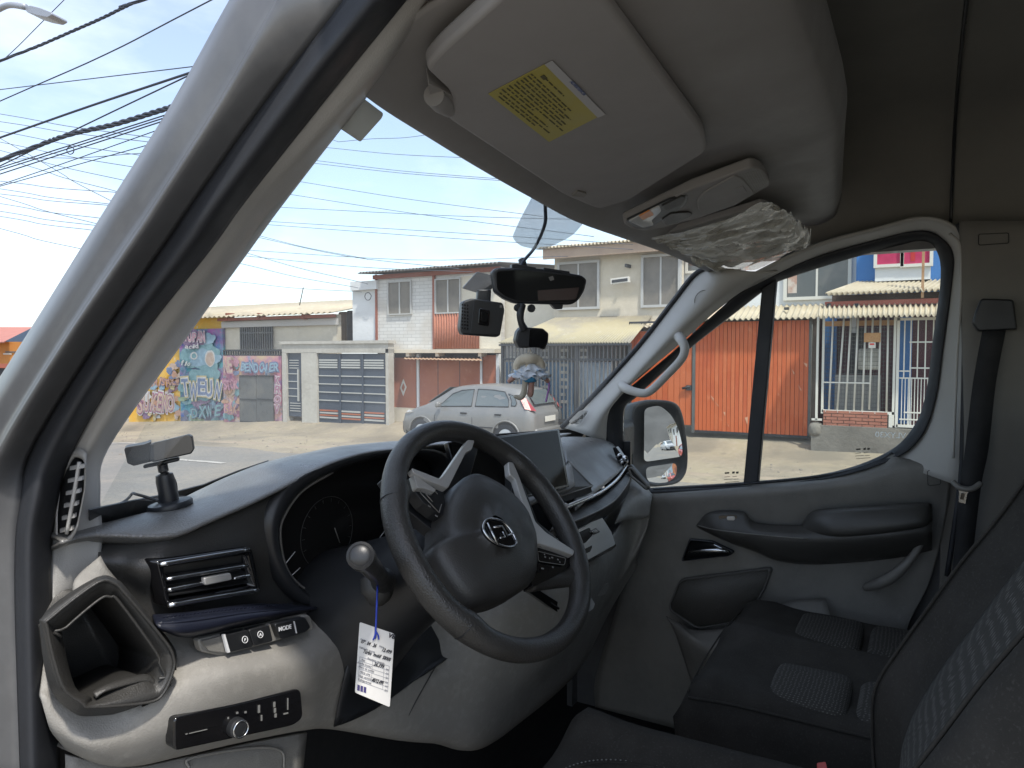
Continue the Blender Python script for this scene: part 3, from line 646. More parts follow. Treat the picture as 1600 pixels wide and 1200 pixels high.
# recessed pan around the driver visor
def visor(nm, px, zs, m, t=.018, **k):
    P = [PZ(x, y, z) for (x, y), z in zip(px, zs)]
    n_ = (P[1]-P[0]).cross(P[2]-P[1]).normalized(); n_ = -n_ if n_.z > 0 else n_
    return P, n_
vp, vn = visor('v', [(665,108),(935,328),(1106,227)], [2.045, 2.026, 2.072], VIS)
vo = rnd([(664,108),(706,147),(706,176),(697,181),(704,190),(796,250),(880,305),(935,328),(985,312),(1106,236),(1100,205),(1006,80),(900,-60),(800,-20),(690,78)], 12, 5)
DV = prism('sun_visor', [PP(x, y, vp[0], vn) for x, y in vo], .02, VIS, VAN, .009, 4, label='grey driver sun visor with a yellow warning label')
lathe('visor_pivot', PP(690, 160, vp[0]-vn*.004, vn), V3((.6, .2, .05)), [(.012, -.03), (.013, .0), (.010, .03)], HLM, DV, 14)
prism('pivot_bracket', [PP(x, y, vp[0]-vn*.002, vn) for x, y in rnd([(668,130),(690,140),(708,150),(709,172),(694,180),(676,158)], 5)], .02, HLM, DV, .003)
YEL = mat('yellow_label', (.42, .36, .07), .45, vary=(30, (.40, .36, .11), .4, .7)); LBW = mat('label_white', (.45, .45, .46), .5); INK = mat('label_ink', (.10, .09, .04), .6)
def vq(x, y, h=0.): return PP(x, y, vp[0]+vn*(.0012+h), vn)
WL_ = prism('warning_label', [vq(*p) for p in ((763,147),(851,101),(934,183),(858,222))], .0005, YEL, DV)
prism('label_band', [vq(*p, .0004) for p in ((851,101),(863,95),(946,179),(934,184))], .0003, LBW, WL_)
def lq(s, t): # s along text line 0..1, t 0..1 across from the white band
    a = V3((851, 101, 0)).lerp(V3((934, 183, 0)), s); b = V3((763, 147, 0)).lerp(V3((858, 222, 0)), s); c = a.lerp(b, t); return c.x, c.y
rg = random.Random(3)
for t, s0, s1 in ((.16,.18,.52),(.27,.03,.75),(.33,.03,.72),(.40,.03,.86),(.46,.04,.80),(.53,.03,.9),(.59,.05,.88),(.66,.03,.95),(.72,.05,.5),(.79,.03,.8),(.86,.06,.9),(.92,.1,.7)):
    s = s0
    while s < s1:
        w = rg.uniform(.03, .1); e = min(s+w, s1)
        prism('label_line', [vq(*lq(*q), .0005) for q in ((s, t-.012), (e, t-.012), (e, t+.012), (s, t+.012))], .0002, INK, WL_)
        s = e+.02
prism('label_symbol', [vq(*lq(*q), .0005) for q in ((.12, .13), (.19, .13), (.19, .2), (.12, .2))], .0002, INK, WL_)
text('label_heading', 'ADVERTENCIA', vq(901, 139, .0006), vq(925, 162)-vq(880, 118), vq(851, 101)-vq(800, 128), .006, mat('label_blue', (.10, .13, .25), .6), WL_, width=.046)
prism('visor_clip', [PP(x, y, vp[0]+vn*.003, vn) for x, y in rnd([(893,306),(902,299),(917,303),(913,309)], 2)], .006, KM, DV)
# overhead console
cp_ = [PZ(1191, 267, 2.078), PZ(978, 346, 2.018), PZ(1150, 321, 2.055)]
cn = (cp_[1]-cp_[0]).cross(cp_[2]-cp_[0]).normalized(); cn = -cn if cn.z > 0 else cn
def cq(x, y, h=0.): return PP(x, y, cp_[0]+cn*h, cn)
OC = prism('overhead_console', [cq(*p, .008) for p in rnd([(972,348),(1081,296),(1176,261),(1192,266),(1206,288),(1150,321),(1087,343),(1009,362),(986,358)], 7)], .02, HLM, VAN, .004, 3, label='grey overhead console with reading lamps above the windshield')
prism('glasses_lid', [cq(*p, .011) for p in rnd([(1089,315),(1097,303),(1148,275),(1160,279),(1180,303),(1150,317),(1100,335),(1091,330)], 6)], .006, HLM, OC, .002)
prism('lid_latch', [cq(*p, .0125) for p in rnd([(1149,296),(1161,291),(1167,300),(1158,305)], 2)], .002, VIS, OC, .0006)
for i in range(9):
    t = i/8.; prism('speaker_slot', [cq(1155+t*32, 272-t*7+.5, .0085), cq(1157+t*32, 271.5-t*7, .0085), cq(1178+t*21, 303-t*18, .0085), cq(1176+t*21, 304-t*18, .0085)], .0006, KM, OC)
prism('lamp_well', [cq(*p, .0095) for p in rnd([(978,345),(1046,312),(1075,305),(1073,318),(1062,328),(1012,358),(993,357)], 3)], .004, KS, OC)
prism('reading_lamp', [cq(*p, .012) for p in rnd([(982,346),(1030,322),(1034,330),(1018,345),(1022,352),(1004,356)], 3)], .006, CLR, OC, .001)
prism('lamp_reflector', [cq(*p, .0135) for p in rnd([(998,338),(1015,329),(1022,336),(1004,344)], 2)], .002, AMB, OC)
prism('lamp_button', [cq(*p, .012) for p in rnd([(1033,323),(1066,307),(1072,309),(1066,320),(1040,330)], 3)], .004, K, OC, .001)
prism('lamp_button', [cq(*p, .012) for p in rnd([(1034,344),(1048,334),(1077,332),(1083,336),(1060,348),(1040,352)], 3)], .004, K, OC, .001)
# passenger visor
pv = [PZ(1020,370,2.02), PZ(1192,318,2.052), PZ(1266,364,2.04), PZ(1144,424,1.985)]
pvn = (pv[1]-pv[0]).cross(pv[2]-pv[1]).normalized(); pvn = -pvn if pvn.z > 0 else pvn
prism('sun_visor', [PP(x, y, pv[1]-pvn*.008, pvn) for x, y in rnd([(1024,371),(1192,320),(1262,363),(1142,420)], 8)], .016, VIS, VAN, .005, label='grey passenger sun visor under a crumpled plastic cover')
# headliner
def hrow(y, f=1.0): return [V3(p) for p in ((.46, y, 2.10), (.50, y, 2.20), (.62, y, 2.32), (.9, y, 2.38), (1.35, y, 2.40), (1.75, y, 2.375), (1.98, y, 2.30), (2.09, y, 2.16), (2.125, y, 2.05))]
patch('headliner', [hrow(.42), hrow(.2), hrow(-.1), hrow(-.6), hrow(-1.4), hrow(-2.8)], HL, VAN, 5, 4, .01)
tube('headliner_seam', [V3(p)+V3((-.004, 0, -.004)) for p in ((2.11, -.055, 2.08), (2.08, -.055, 2.16), (1.97, -.055, 2.29), (1.74, -.055, 2.365), (1.34, -.055, 2.39))], .004, KS, VAN, seg=6)

# ---------------------------------------------------------------- passenger side
a4 = LX([(880,668,2.09),(935,612,2.09),(1000,541,2.09),(1055,470,2.09),(1085,432,2.085),(1108,418,2.08)])
a3 = LX([(905,676,2.04),(950,625,2.035),(1022,545,2.03),(1085,470,2.03),(1120,430,2.03),(1145,420,2.04)])
a2 = LX([(925,684,2.04),(958,632,2.04),(1040,543,2.035),(1105,480,2.035),(1138,448,2.04),(1180,425,2.045)])
a1 = LX([(946,695,2.09),(960,626,2.09),(1052,546,2.09),(1120,485,2.085),(1160,455,2.085),(1215,424,2.08)])
PA = patch('pillar_trim', [a4, a3, a2, a1], GP, VAN, 6, 6, .004)
tube('windshield_gasket', [p+V3((-.004, .004, 0)) for p in a4], .008, RUB, VAN, seg=8)
prism('tweeter_grille', [PX(*p, 2.034) for p in rnd([(887,660),(906,641),(919,641),(914,650),(904,664)], 5)], .004, GP, PA, .001)
rg = random.Random(5)
for i in range(34):
    s, t = rg.random(), rg.random(); x = 892+20*s+3*t; y = 660-17*s*(.6+.4*t)+1*t
    tube('grille_hole', [PX(x, y, 2.032), PX(x+rg.uniform(-2, 2), y+rg.uniform(1, 3), 2.032)], .0016, KM, PA, seg=5, n=1)
tube('airbag_badge', [PX(1095+9*math.cos(a*.42)*1.0+4*math.sin(a*.42), 465-9*math.cos(a*.42)+7*math.sin(a*.42), 2.028) for a in range(15)], .0012, KM, PA, seg=5, n=1, closed=True)
GHn = tube('grab_handle', LX([(972,600,2.07),(978,607,2.0),(1000,614,1.98),(1016,611,1.975),(1040,588,1.975),(1064,562,1.975),(1070,545,1.98),(1065,532,2.0),(1058,522,2.07)]), [.017, .014, .0125, .012, .012, .012, .0125, .014, .018], GP, VAN, seg=14)
# vertical trim strip and seals at the window front
ol = [(944,705),(945,652),(957,629),(993,598),(1053,548),(1120,487),(1165,452),(1265,405),(1370,374),(1440,360),(1474,374),(1490,398),(1488,440),(1474,545),(1462,625),(1440,682),(1398,717),(1300,747),(1181,761),(1021,770),(950,772)]
il = [(973,700),(973,641),(990,622),(1010,603),(1075,545),(1132,500),(1187,457),(1212,440),(1317,406),(1405,383),(1440,376),(1462,388),(1470,431),(1457,536),(1447,613),(1429,665),(1387,707),(1300,739),(1181,753),(1021,763),(975,765)]
wo = crs([PX(*p, 2.10) for p in ol], 5, True); wi = crs([PX(*p, 2.135) for p in il], 5, True)
WF = ring('window_seal', [[p+V3((.02, 0, 0)) for p in wo], wo, [a.lerp(b, .3)+V3((-.008, 0, 0)) for a, b in zip(wo, wi)], [a.lerp(b, .75)+V3((-.004, 0, 0)) for a, b in zip(wo, wi)], wi, [p+V3((.02, 0, 0)) for p in wi]], RUB, VAN)
tube('seal_ridge', LX([(975,609,2.09),(1010,580,2.09),(1060,535,2.09),(1110,492,2.09),(1150,460,2.09)]), .0022, KM, WF, seg=6)
DG = prism('door_window', [p+V3((.012, 0, 0)) for p in wi], V3((.004, 0, 0)), GLD, VAN)
prism('window_divider', [PX(*p, 2.125) for p in ((1190,450),(1213,436),(1184,756),(1161,758))], V3((.03, 0, 0)), RUB, VAN, .004)
ETCH = sheer_mat('etched_white', (.85, .85, .83), .85); PRN = sheer_mat('glass_print_black', (.16, .15, .13), .5)
text('etched_number', 'VLYX30', PX(1391, 684, 2.153), V3((0, 1, 0)), V3((0, 0, 1)), .0215, ETCH, DG, off=.012)
for cx, cy in ((1347, 705), (1142, 742)):
    for dx, dy, w, h in ((-6,-3,7,2.4),(4,-3.6,4,3.2),(10,-3.6,4,3.2),(-6,3,9,.7),(6,2.5,7,.7),(-4,7,14,.7),(8,6.6,8,.7),(2,11,22,.7)):
        prism('glass_print', [PX(cx+dx+a*w/2, cy+dy+b*h/2-a*w*.04, 2.139) for a, b in ((-1,-1),(1,-1),(1,1),(-1,1))], V3((.0004, 0, 0)), PRN if dy < 8 or cx < 1200 else PRN, DG)
# door frame trim behind the window and along its top
patch('door_frame_trim', [LX([(1150,463,2.11),(1265,408,2.11),(1370,377,2.11),(1440,363,2.11),(1471,376,2.11),(1486,399,2.11),(1484,440,2.11),(1470,545,2.11),(1458,625,2.11),(1436,684,2.11),(1393,722,2.11)]),
    LX([(1140,448,2.045),(1262,388,2.05),(1368,358,2.05),(1440,341,2.05),(1492,356,2.05),(1512,398,2.05),(1512,450,2.05),(1508,550,2.05),(1506,630,2.05),(1502,690,2.05),(1500,760,2.05)])], GP, VAN, 6, 4, .006)
tube('frame_seal', LX([(1497,350,2.05),(1506,380,2.045),(1508,450,2.045),(1507,560,2.045),(1504,690,2.045),(1500,760,2.045),(1480,900,2.045)]), .006, RUB, VAN, seg=8)
tube('frame_bead', LX([(1484,365,2.045),(1500,385,2.04),(1502,450,2.04),(1496,545,2.04),(1492,640,2.04),(1489,716,2.04)]), .0035, GP, VAN, seg=8)
# passenger door card
D0 = LX([(1000,764,2.125),(1021,767,2.12),(1162,758,2.115),(1297,744,2.115),(1365,726,2.115),(1394,710,2.11),(1414,716,2.10),(1455,720,2.10),(1488,722,2.10)])
D1 = LX([(1000,776,2.10),(1025,777,2.085),(1162,768,2.08),(1300,756,2.08),(1370,742,2.08),(1400,730,2.08),(1425,730,2.08),(1455,732,2.085),(1487,733,2.09)])
D2 = LX([(1000,800,2.10),(1030,800,2.09),(1165,790,2.085),(1300,778,2.085),(1370,772,2.085),(1400,768,2.085),(1430,764,2.085),(1455,764,2.09),(1484,765,2.10)])
D3 = LX([(990,850,2.115),(1030,850,2.11),(1165,838,2.11),(1300,826,2.11),(1370,815,2.11),(1400,812,2.11),(1430,808,2.11),(1455,805,2.11),(1478,805,2.11)])
D4 = LX([(980,890,2.12),(1030,890,2.12),(1165,880,2.12),(1300,870,2.12),(1370,865,2.12),(1400,862,2.12),(1425,858,2.12),(1448,855,2.12),(1468,855,2.12)])
D5 = LX([(960,960,2.13),(1020,960,2.125),(1165,950,2.125),(1300,940,2.125),(1360,935,2.125),(1390,930,2.125),(1415,925,2.125),(1435,920,2.12),(1450,915,2.12)])
D6 = LX([(930,1060,2.13),(1010,1060,2.125),(1165,1050,2.12),(1300,1040,2.12),(1350,1035,2.12),(1370,1030,2.12),(1390,1025,2.12),(1400,1020,2.12),(1410,1015,2.12)])
D7 = [V3((2.13, p.y, .58)) for p in D6]
PDR = patch('passenger_door', [D0, D1, D2, D3, D4, D5, D6, D7], KM, VAN, 6, 6, .01)
box2('door_outer_skin', (2.18, -.12, .55), (2.2, 1.02, 1.30), PAINT, VAN)
tube('beltline_seal', [p+V3((.004, 0, .003)) for p in D0[1:6]], .004, RUB, PDR, seg=6)
ARM = mat('dark_armrest_plastic', (.055, .053, .049), .45, bump=('grain', 520, .4))
patch('armrest', [LX([(1088,820,2.10),(1110,800,2.075),(1160,799,2.07),(1180,816,2.065),(1250,820,2.06),(1300,814,2.05),(1380,808,2.05),(1456,800,2.06)]),
    LX([(1089,822,2.09),(1120,828,2.04),(1165,834,2.03),(1190,838,2.02),(1250,842,2.01),(1310,842,2.0),(1390,836,2.0),(1456,828,2.02)]),
    LX([(1090,824,2.10),(1130,842,2.06),(1175,856,2.055),(1213,872,2.05),(1262,875,2.05),(1320,872,2.05),(1400,862,2.05),(1456,850,2.06)]),
    LX([(1092,826,2.12),(1140,848,2.10),(1180,862,2.10),(1215,876,2.10),(1262,882,2.11),(1320,880,2.11),(1400,872,2.11),(1456,860,2.11)])], ARM, PDR, 5, 5, .004)
tube('armrest_line', LX([(1090,821,2.085),(1120,828,2.037),(1190,836,2.017),(1262,842,2.005)]), .0016, KM, PDR, seg=6)
prism('window_switch_well', [PX(*p, 2.055) for p in rnd([(1122,806),(1150,805),(1153,812),(1148,815),(1124,813)], 3)], .004, KG, PDR)
prism('window_switch', [PX(*p, 2.05) for p in rnd([(1135,807.5),(1147,807),(1149,811),(1146,814),(1136,813)], 2)], .006, SIL, PDR, .0015)
patch('pull_handle', [LX([(1250,822,2.07),(1268,800,2.05),(1300,794,2.04),(1370,789,2.04),(1440,785,2.05),(1457,788,2.07)]), LX([(1253,828,2.05),(1276,812,2.015),(1310,804,2.005),(1375,798,2.005),(1440,793,2.02),(1457,794,2.05)]), LX([(1262,834,2.04),(1290,834,2.0),(1320,834,1.99),(1380,828,1.99),(1440,818,2.0),(1457,812,2.04)]), LX([(1270,838,2.07),(1300,842,2.04),(1330,842,2.03),(1385,838,2.03),(1440,828,2.04),(1457,820,2.06)])], ARM, PDR, 5, 5, .004)
hw = [PX(*p, 2.088) for p in rnd([(1079,844),(1112,847),(1143,862),(1138,868),(1067,876)], 4)]
hc = sum(hw, V3())/len(hw)
ring('handle_bezel', [[hc+(p-hc)*1.12+V3((.012, 0, 0)) for p in hw], [hc+(p-hc)*1.06+V3((-.004, 0, 0)) for p in hw], hw, [p+V3((.02, 0, 0)) for p in hw]], KS, PDR, cap=True)
tube('door_handle', LX([(1076,863,2.07),(1100,861,2.06),(1125,860,2.06),(1139,862,2.07)]), [.003, .006, .0065, .005], CHR, PDR, seg=8)
tube('door_handle', LX([(1115,851,2.072),(1128,857,2.068),(1139,863,2.07)]), .0035, CHR, PDR, seg=8)
spk = [PX(*p, 2.095) for p in rnd([(1063,908),(1203,890),(1190,925),(1163,968),(1090,981),(1046,951)], 10)]
sc_ = sum(spk, V3())/len(spk)
SPK = ring('speaker_grille', [[sc_+(p-sc_)*1.06+V3((.02, 0, 0)) for p in spk], [sc_+(p-sc_)*1.04+V3((-.004, 0, 0)) for p in spk], spk, [p+V3((.005, 0, 0)) for p in spk]], GRL, PDR, cap=True)
for i in range(5):
    rr = .016+.011*i; cc = PX(1115, 935, 2.094)
    pass
patch('door_pocket', [LX([(1040,962,2.095),(1060,972,2.075),(1090,985,2.06),(1160,975,2.06),(1230,940,2.08),(1290,935,2.09)]), LX([(1056,992,2.06),(1072,996,2.03),(1110,1015,2.01),(1170,1010,2.01),(1240,980,2.02),(1300,970,2.03)]), LX([(1085,1080,2.07),(1100,1070,2.045),(1130,1060,2.03),(1190,1050,2.03),(1260,1030,2.04),(1320,1020,2.05)])], KM, PDR, 5, 5, .004)
tube('door_pocket_edge', LX([(1353,918,2.09),(1372,912,2.06),(1395,900,2.05),(1424,872,2.05),(1450,830,2.07)]), [.010, .014, .014, .010, .006], KM, PDR)
tube('badge_outline', [PX(x, y, 2.078) for x, y in rnd([(1449,735),(1468,734),(1470,757),(1450,759)], 4)], .001, K, PDR, seg=5, n=1, closed=True)
# wing mirror
MC = PX(1032, 690, 2.42)
mh = [(986,668),(988,637),(999,628),(1019,624),(1046,625.5),(1061,634),(1069,657),(1074,693),(1075,722),(1071,742),(1058,756),(1030,761),(1014,759),(1000,756),(988,740)]
md = (MC-CAM).normalized(); r_out = V3((.25, -.96, .055)).normalized(); mn = (r_out-md).normalized()
if mn.dot(CAM-MC) < 0: mn = -mn
hl = crs([PP(x, y, MC, mn) for x, y in mh], 4, True); hcen = sum(hl, V3())/len(hl)
SM = ring('side_mirror', [[hcen+(p-hcen)*k-mn*d for p in hl] for k, d in ((.55, .12), (.85, .10), (.98, .06), (1.0, .02), (.985, .0), (.95, -.003), (.9, .004), (.88, .02))], K, VAN, cap=True, label='black wing mirror outside the passenger window')
def mirror_glass(px, cap_r):
    q = [PP(x, y, MC+mn*-.006, mn) for x, y in rnd(px, 8)]; c = sum(q, V3())/len(q)
    vs = [c+mn*.004]; n_ = len(q); K_ = 6
    for k in range(1, K_+1):
        for p in q:
            w = (p-c)*(k/K_); vs.append(c+w+mn*(.004-w.length_squared/(2*cap_r)))
    fs = [(0, 1+i, 1+(i+1) % n_) for i in range(n_)]
    for k in range(K_-1):
        fs += [(1+k*n_+i, 1+(k+1)*n_+i, 1+(k+1)*n_+(i+1) % n_, 1+k*n_+(i+1) % n_) for i in range(n_)]
    return build('mirror_glass', vs, facing(vs, fs), MIR, SM, True)
mirror_glass([(1007,638),(1030,633),(1047,647),(1058,667),(1065,692),(1067,713),(1007,722)], 1.5)
mirror_glass([(1009,730),(1058,723),(1058,742),(1045,753),(1022,757),(1011,750)], .5)
box('mirror_arm', (2.22, .90, 1.455), (.22, .10, .13), K, SM, bevel=.02)
prism('mirror_sail', [PX(*p, 2.14) for p in ((950,690),(985,690),(985,765),(950,772))], V3((.012, 0, 0)), KS, VAN)

# ---------------------------------------------------------------- door post, belt
patch('door_post_trim', [LX([(1500,345,2.06),(1500,450,2.06),(1506,600,2.06),(1506,740,2.06),(1492,900,2.06),(1470,1060,2.06)]), LX([(1522,345,2.03),(1524,450,2.03),(1526,600,2.03),(1526,740,2.03),(1515,900,2.03),(1500,1060,2.03)]), LX([(1760,345,2.05),(1760,450,2.05),(1760,600,2.05),(1760,740,2.05),(1760,900,2.05),(1760,1060,2.05)])], HL, VAN, 5, 4, .006)
tube('airbag_badge', [PX(x, y, 2.028) for x, y in rnd([(1529,366),(1576,364),(1576,380),(1529,383)], 3)], .001, KS, VAN, seg=5, n=1, closed=True)
BLT = mat('belt_webbing', (.012, .012, .013), .75, bump=('noise', 700, .4))
SB = patch('seat_belt', [LX([(1535,515,1.99),(1520,600,1.985),(1508,700,1.98),(1500,760,1.97),(1490,870,1.97),(1480,960,1.97)]), LX([(1572,515,1.99),(1556,600,1.985),(1545,700,1.98),(1533,760,1.97),(1520,870,1.97),(1512,960,1.97)])], BLT, VAN, 4, 2, .002)
prism('belt_anchor', [PX(*p, 1.985) for p in rnd([(1533,466),(1584,468),(1590,515),(1528,518),(1519,505),(1524,488)], 5)], .03, KS, SB, .004)
tube('belt_stop', LX([(1489,753,1.965),(1500,762,1.955),(1518,764,1.955),(1533,755,1.965)]), .0065, KM, SB)
prism('belt_tongue', [PX(*p, 1.955) for p in rnd([(1497,762),(1516,766),(1512,772),(1509,788),(1497,785),(1498,772)], 2)], .004, CHR, SB, .001)
prism('tongue_slot', [PX(*p, 1.953) for p in rnd([(1502,770),(1508,771),(1506,781),(1500,780)], 1)], .002, KG, SB)

# ---------------------------------------------------------------- seats
def cushion(name, x0, x1, y0, y1, z, th, hf, m, parent, er=.05, nx=28, ny=28):
    """padded slab, hf(u, v) adds height"""
    top = []; vs = []
    def prof(s, e):
        d = min(s, 1-s); return 1-(1-min(1, d/e))**2.4
    for j in range(ny+1):
        for i in range(nx+1):
            u, v = i/nx, j/ny; f = min(prof(u, er/(x1-x0)), 1)*min(prof(v, er/(y1-y0)), 1)
            vs.append(V3((x0+(x1-x0)*u, y0+(y1-y0)*v, z-er*1.1*(1-f)+hf(u, v)*f)))
    fs = gridfaces(ny+1, nx+1); n0 = len(vs)
    per = [i for i in range(nx+1)]+[(j*(nx+1)+nx) for j in range(1, ny+1)]+[ny*(nx+1)+i for i in range(nx-1, -1, -1)]+[j*(nx+1) for j in range(ny-1, 0, -1)]
    cx, cy = (x0+x1)/2, (y0+y1)/2
    for q in per: p = vs[q]; vs.append(V3((cx+(p.x-cx)*.985, cy+(p.y-cy)*.97, z-th)))
    n_ = len(per)
    fs += [(per[i], n0+i, n0+(i+1) % n_, per[(i+1) % n_]) for i in range(n_)]+[tuple(n0+i for i in range(n_))]
    return build(name, vs, fs, m, parent, True)
def bump1(x, c, w): return math.exp(-((x-c)/w)**2)
PS = empty('passenger_seat', (1.75, .1, .55)); adopt(PS, VAN); PS['_o'] = [1.75, .1, .55]; PS['label'] = 'black two place passenger bench with dotted cloth inserts'
cushion('seat_cushion', 1.41, 2.06, -.25, .43, 1.055, .14, lambda u, v: .026*bump1(u, .5, .06)-.016*bump1(u, .25, .13)*bump1(v, .45, .4)-.016*bump1(u, .75, .13)*bump1(v, .45, .4)+.018*v*v+.004*noise.noise(V3((u*7, v*6, 2)))+.006*bump1(v, .86, .05), FAB, PS)
box2('seat_base', (1.45, -.2, .56), (2.04, .34, .93), CARP, PS, .02)
def pad(name, x0, x1, y0, y1, z, m, parent, r=.03, h=.012):
    q = rnd([(x0, y0), (x1, y0), (x1, y1), (x0, y1)], r, 5); c = V3(((x0+x1)/2, (y0+y1)/2, 0)); vs = []; n_ = len(q)
    for k, hh in ((1, -.012), (.985, 0), (.9, h*.7), (.6, h), (.2, h)):
        vs += [V3((c.x+(a-c.x)*k, c.y+(b-c.y)*k, z+hh)) for a, b in q]
    return build(name, vs, gridfaces(5, n_, True)+[tuple(4*n_+i for i in range(n_))], m, parent, True)
for x0, x1 in ((1.455, 1.665), (1.80, 2.02)):
    pad('cloth_insert', x0, x1, .11, .265, 1.052, DOT, PS); pad('cloth_insert', x0, x1, -.10, .098, 1.050, DOT, PS)
for px_ in ([(1.43, .405, 1.050), (1.60, .415, 1.052), (1.735, .41, 1.066), (1.87, .415, 1.052), (2.04, .405, 1.050)], [(1.70, .40, 1.064), (1.70, .2, 1.060), (1.70, -.1, 1.054)], [(1.77, .40, 1.064), (1.77, .2, 1.060), (1.77, -.1, 1.054)]):
    tube('seam', [V3(q) for q in px_], .0022, FAB, PS, seg=6)
tube('welt', [V3((1.415, .40, 1.045)), V3((1.42, .30, 1.05)), V3((1.42, .1, 1.05)), V3((1.42, -.2, 1.05))], .003, FAB, PS, seg=6)
def backrest(name, x0, x1, z0, z1, y0, rec, m, parent, bol=.05, th=.13, nx=26, nz=24, prof=None):
    vs = []
    for side in (0, 1):
        for j in range(nz+1):
            for i in range(nx+1):
                u, v = i/nx, j/nz
                e = 1-(abs(2*u-1))**7; et = 1-max(0, (v-.8)/.2)**3
                yb = y0-rec*(v*(z1-z0)); b = bol*(bump1(u, .06, .13)+bump1(u, .94, .13))*(1-.6*v)
                w = .5+(.5-.06*max(0, v-.5)*2)*(2*u-1)*1.0
                x = x0+(x1-x0)*(.5+(u-.5)*(1-.25*max(0, v-.45)**2*2))
                if prof: yb = prof(z0+(z1-z0)*v)-bol*.9
                if prof: b = bol*(bump1(u, .06, .13)+bump1(u, .94, .13))
                y = yb+b*e-(.03*(1-e)) if side == 0 else yb-th*(.4+.6*e)*et
                vs.append(V3((x, y, z0+(z1-z0)*v-(.03*(1-e)*v))))
    n1 = (nx+1)*(nz+1); fs = gridfaces(nz+1, nx+1)+[tuple(reversed([k+n1 for k in f])) for f in gridfaces(nz+1, nx+1)]
    per = [i for i in range(nx+1)]+[(j*(nx+1)+nx) for j in range(1, nz+1)]+[nz*(nx+1)+i for i in range(nx-1, -1, -1)]+[j*(nx+1) for j in range(nz-1, 0, -1)]
    fs += [(per[i], per[i]+n1, per[(i+1) % len(per)]+n1, per[(i+1) % len(per)]) for i in range(len(per))]
    return build(name, vs, fs, m, parent, True)
backrest('backrest', 1.42, 2.05, 1.0, 1.62, -.10, .40, FAB, PS)
DS = empty('driver_seat', (.91, .1, .55)); adopt(DS, VAN); DS['_o'] = [.91, .1, .55]; DS['label'] = 'black fabric driver seat with stitched side bolsters'
cushion('seat_cushion', .64, 1.17, -.12, .545, 1.085, .16, lambda u, v: .055*(bump1(u, .07, .11)+bump1(u, .93, .11))*(1-.25*v)-.01+.012*bump1(v, .95, .1), FAB, DS)
pad('cloth_insert', .76, 1.05, -.05, .34, 1.078, DOT, DS)
box2('seat_base', (.67, -.1, .56), (1.13, .42, .93), CARP, DS, .02)
BPK = [V3((z, y, 0)) for z, y in ((.95, .03), (1.08, .055), (1.16, .064), (1.28, .068), (1.356, .035), (1.43, -.004), (1.487, -.034), (1.54, -.066), (1.635, -.115), (1.74, -.165), (1.85, -.22))]
def bprof(z): return interp(crs(BPK, 5), z).y
backrest('backrest', .63, 1.155, 1.0, 1.80, .075, .42, FAB, DS, .075, prof=bprof, nz=40)
# dotted centre of the driver backrest and its seams
def bk(u, v, off=0.): # point on driver backrest front
    e = 1-(abs(2*u-1))**7; z = 1.0+.80*v; b = .075*(bump1(u, .06, .13)+bump1(u, .94, .13))
    x = .63+.525*(.5+(u-.5)*(1-.25*max(0, v-.45)**2*2)); return V3((x, bprof(z)-.0675+b*e-.03*(1-e)+off, z-.03*(1-e)*v))
patch('cloth_insert', [[bk(.28+.44*i/5, .15+.75*j/8, .010 if 0 < i < 5 else .002) for i in range(6)] for j in range(9)], DOT, DS, 3, 3, .004)
tube('stitched_seam', [bk(.13, .12+.8*i/10, .002) for i in range(11)], .0022, FAB, DS, seg=6)
for i in range(70):
    p = bk(.145, .14+.75*i/70, .003); d = (bk(.145, .145+.75*i/70, .003)-p).normalized()
    build('stitch', boxverts(p, (.0012, .0014, .0045)), BOXF, STI, DS)
tube('stitched_seam', [bk(.87, .12+.8*i/10, .002) for i in range(11)], .0022, FAB, DS, seg=6)
cz = lambda u, v: 1.085+.055*(bump1(u, .07, .11)+bump1(u, .93, .11))*(1-.25*v)-.01+.012*bump1(v, .95, .1)
sm = [V3((.64+.53*u, -.12+.665*v, cz(u, v)+.001)) for u, v in ((.82,.12),(.82,.4),(.82,.6),(.80,.78),(.72,.88),(.55,.92),(.35,.92),(.2,.86))]
tube('stitched_seam', sm, .0018, FAB, DS, seg=6)
for p in crs(sm, 22)[::2]: build('stitch', boxverts(p+V3((.004, .004, .001)), (.0024, .0024, .001)), BOXF, STI, DS)
prism('buckle', [PZ(*p, 1.06) for p in rnd([(1276,1192),(1290,1190),(1296,1215),(1280,1215)], 2)], .02, RED, DS, .002)

# ---------------------------------------------------------------- shell round the cab
box2('cab_floor', (.42, -3, .50), (2.18, 1.25, .555), CARP, VAN)
box2('firewall', (.42, 1.02, .4), (2.18, 1.06, 1.44), CARP, VAN)
box2('roof_panel', (.46, -3.02, 2.43), (2.16, .45, 2.46), PAINT, VAN)
patch('roof_front', [[V3((.5+.2*i*1.0, .45, 2.44)) for i in range(9)], [V3((.55+.19*i, .58, 2.30)) for i in range(9)], [V3((.60+.18*i, .62, 2.10)) for i in range(9)]], PAINT, VAN, 3, 5, .006, towards=V3((1.3, 5, 4)))
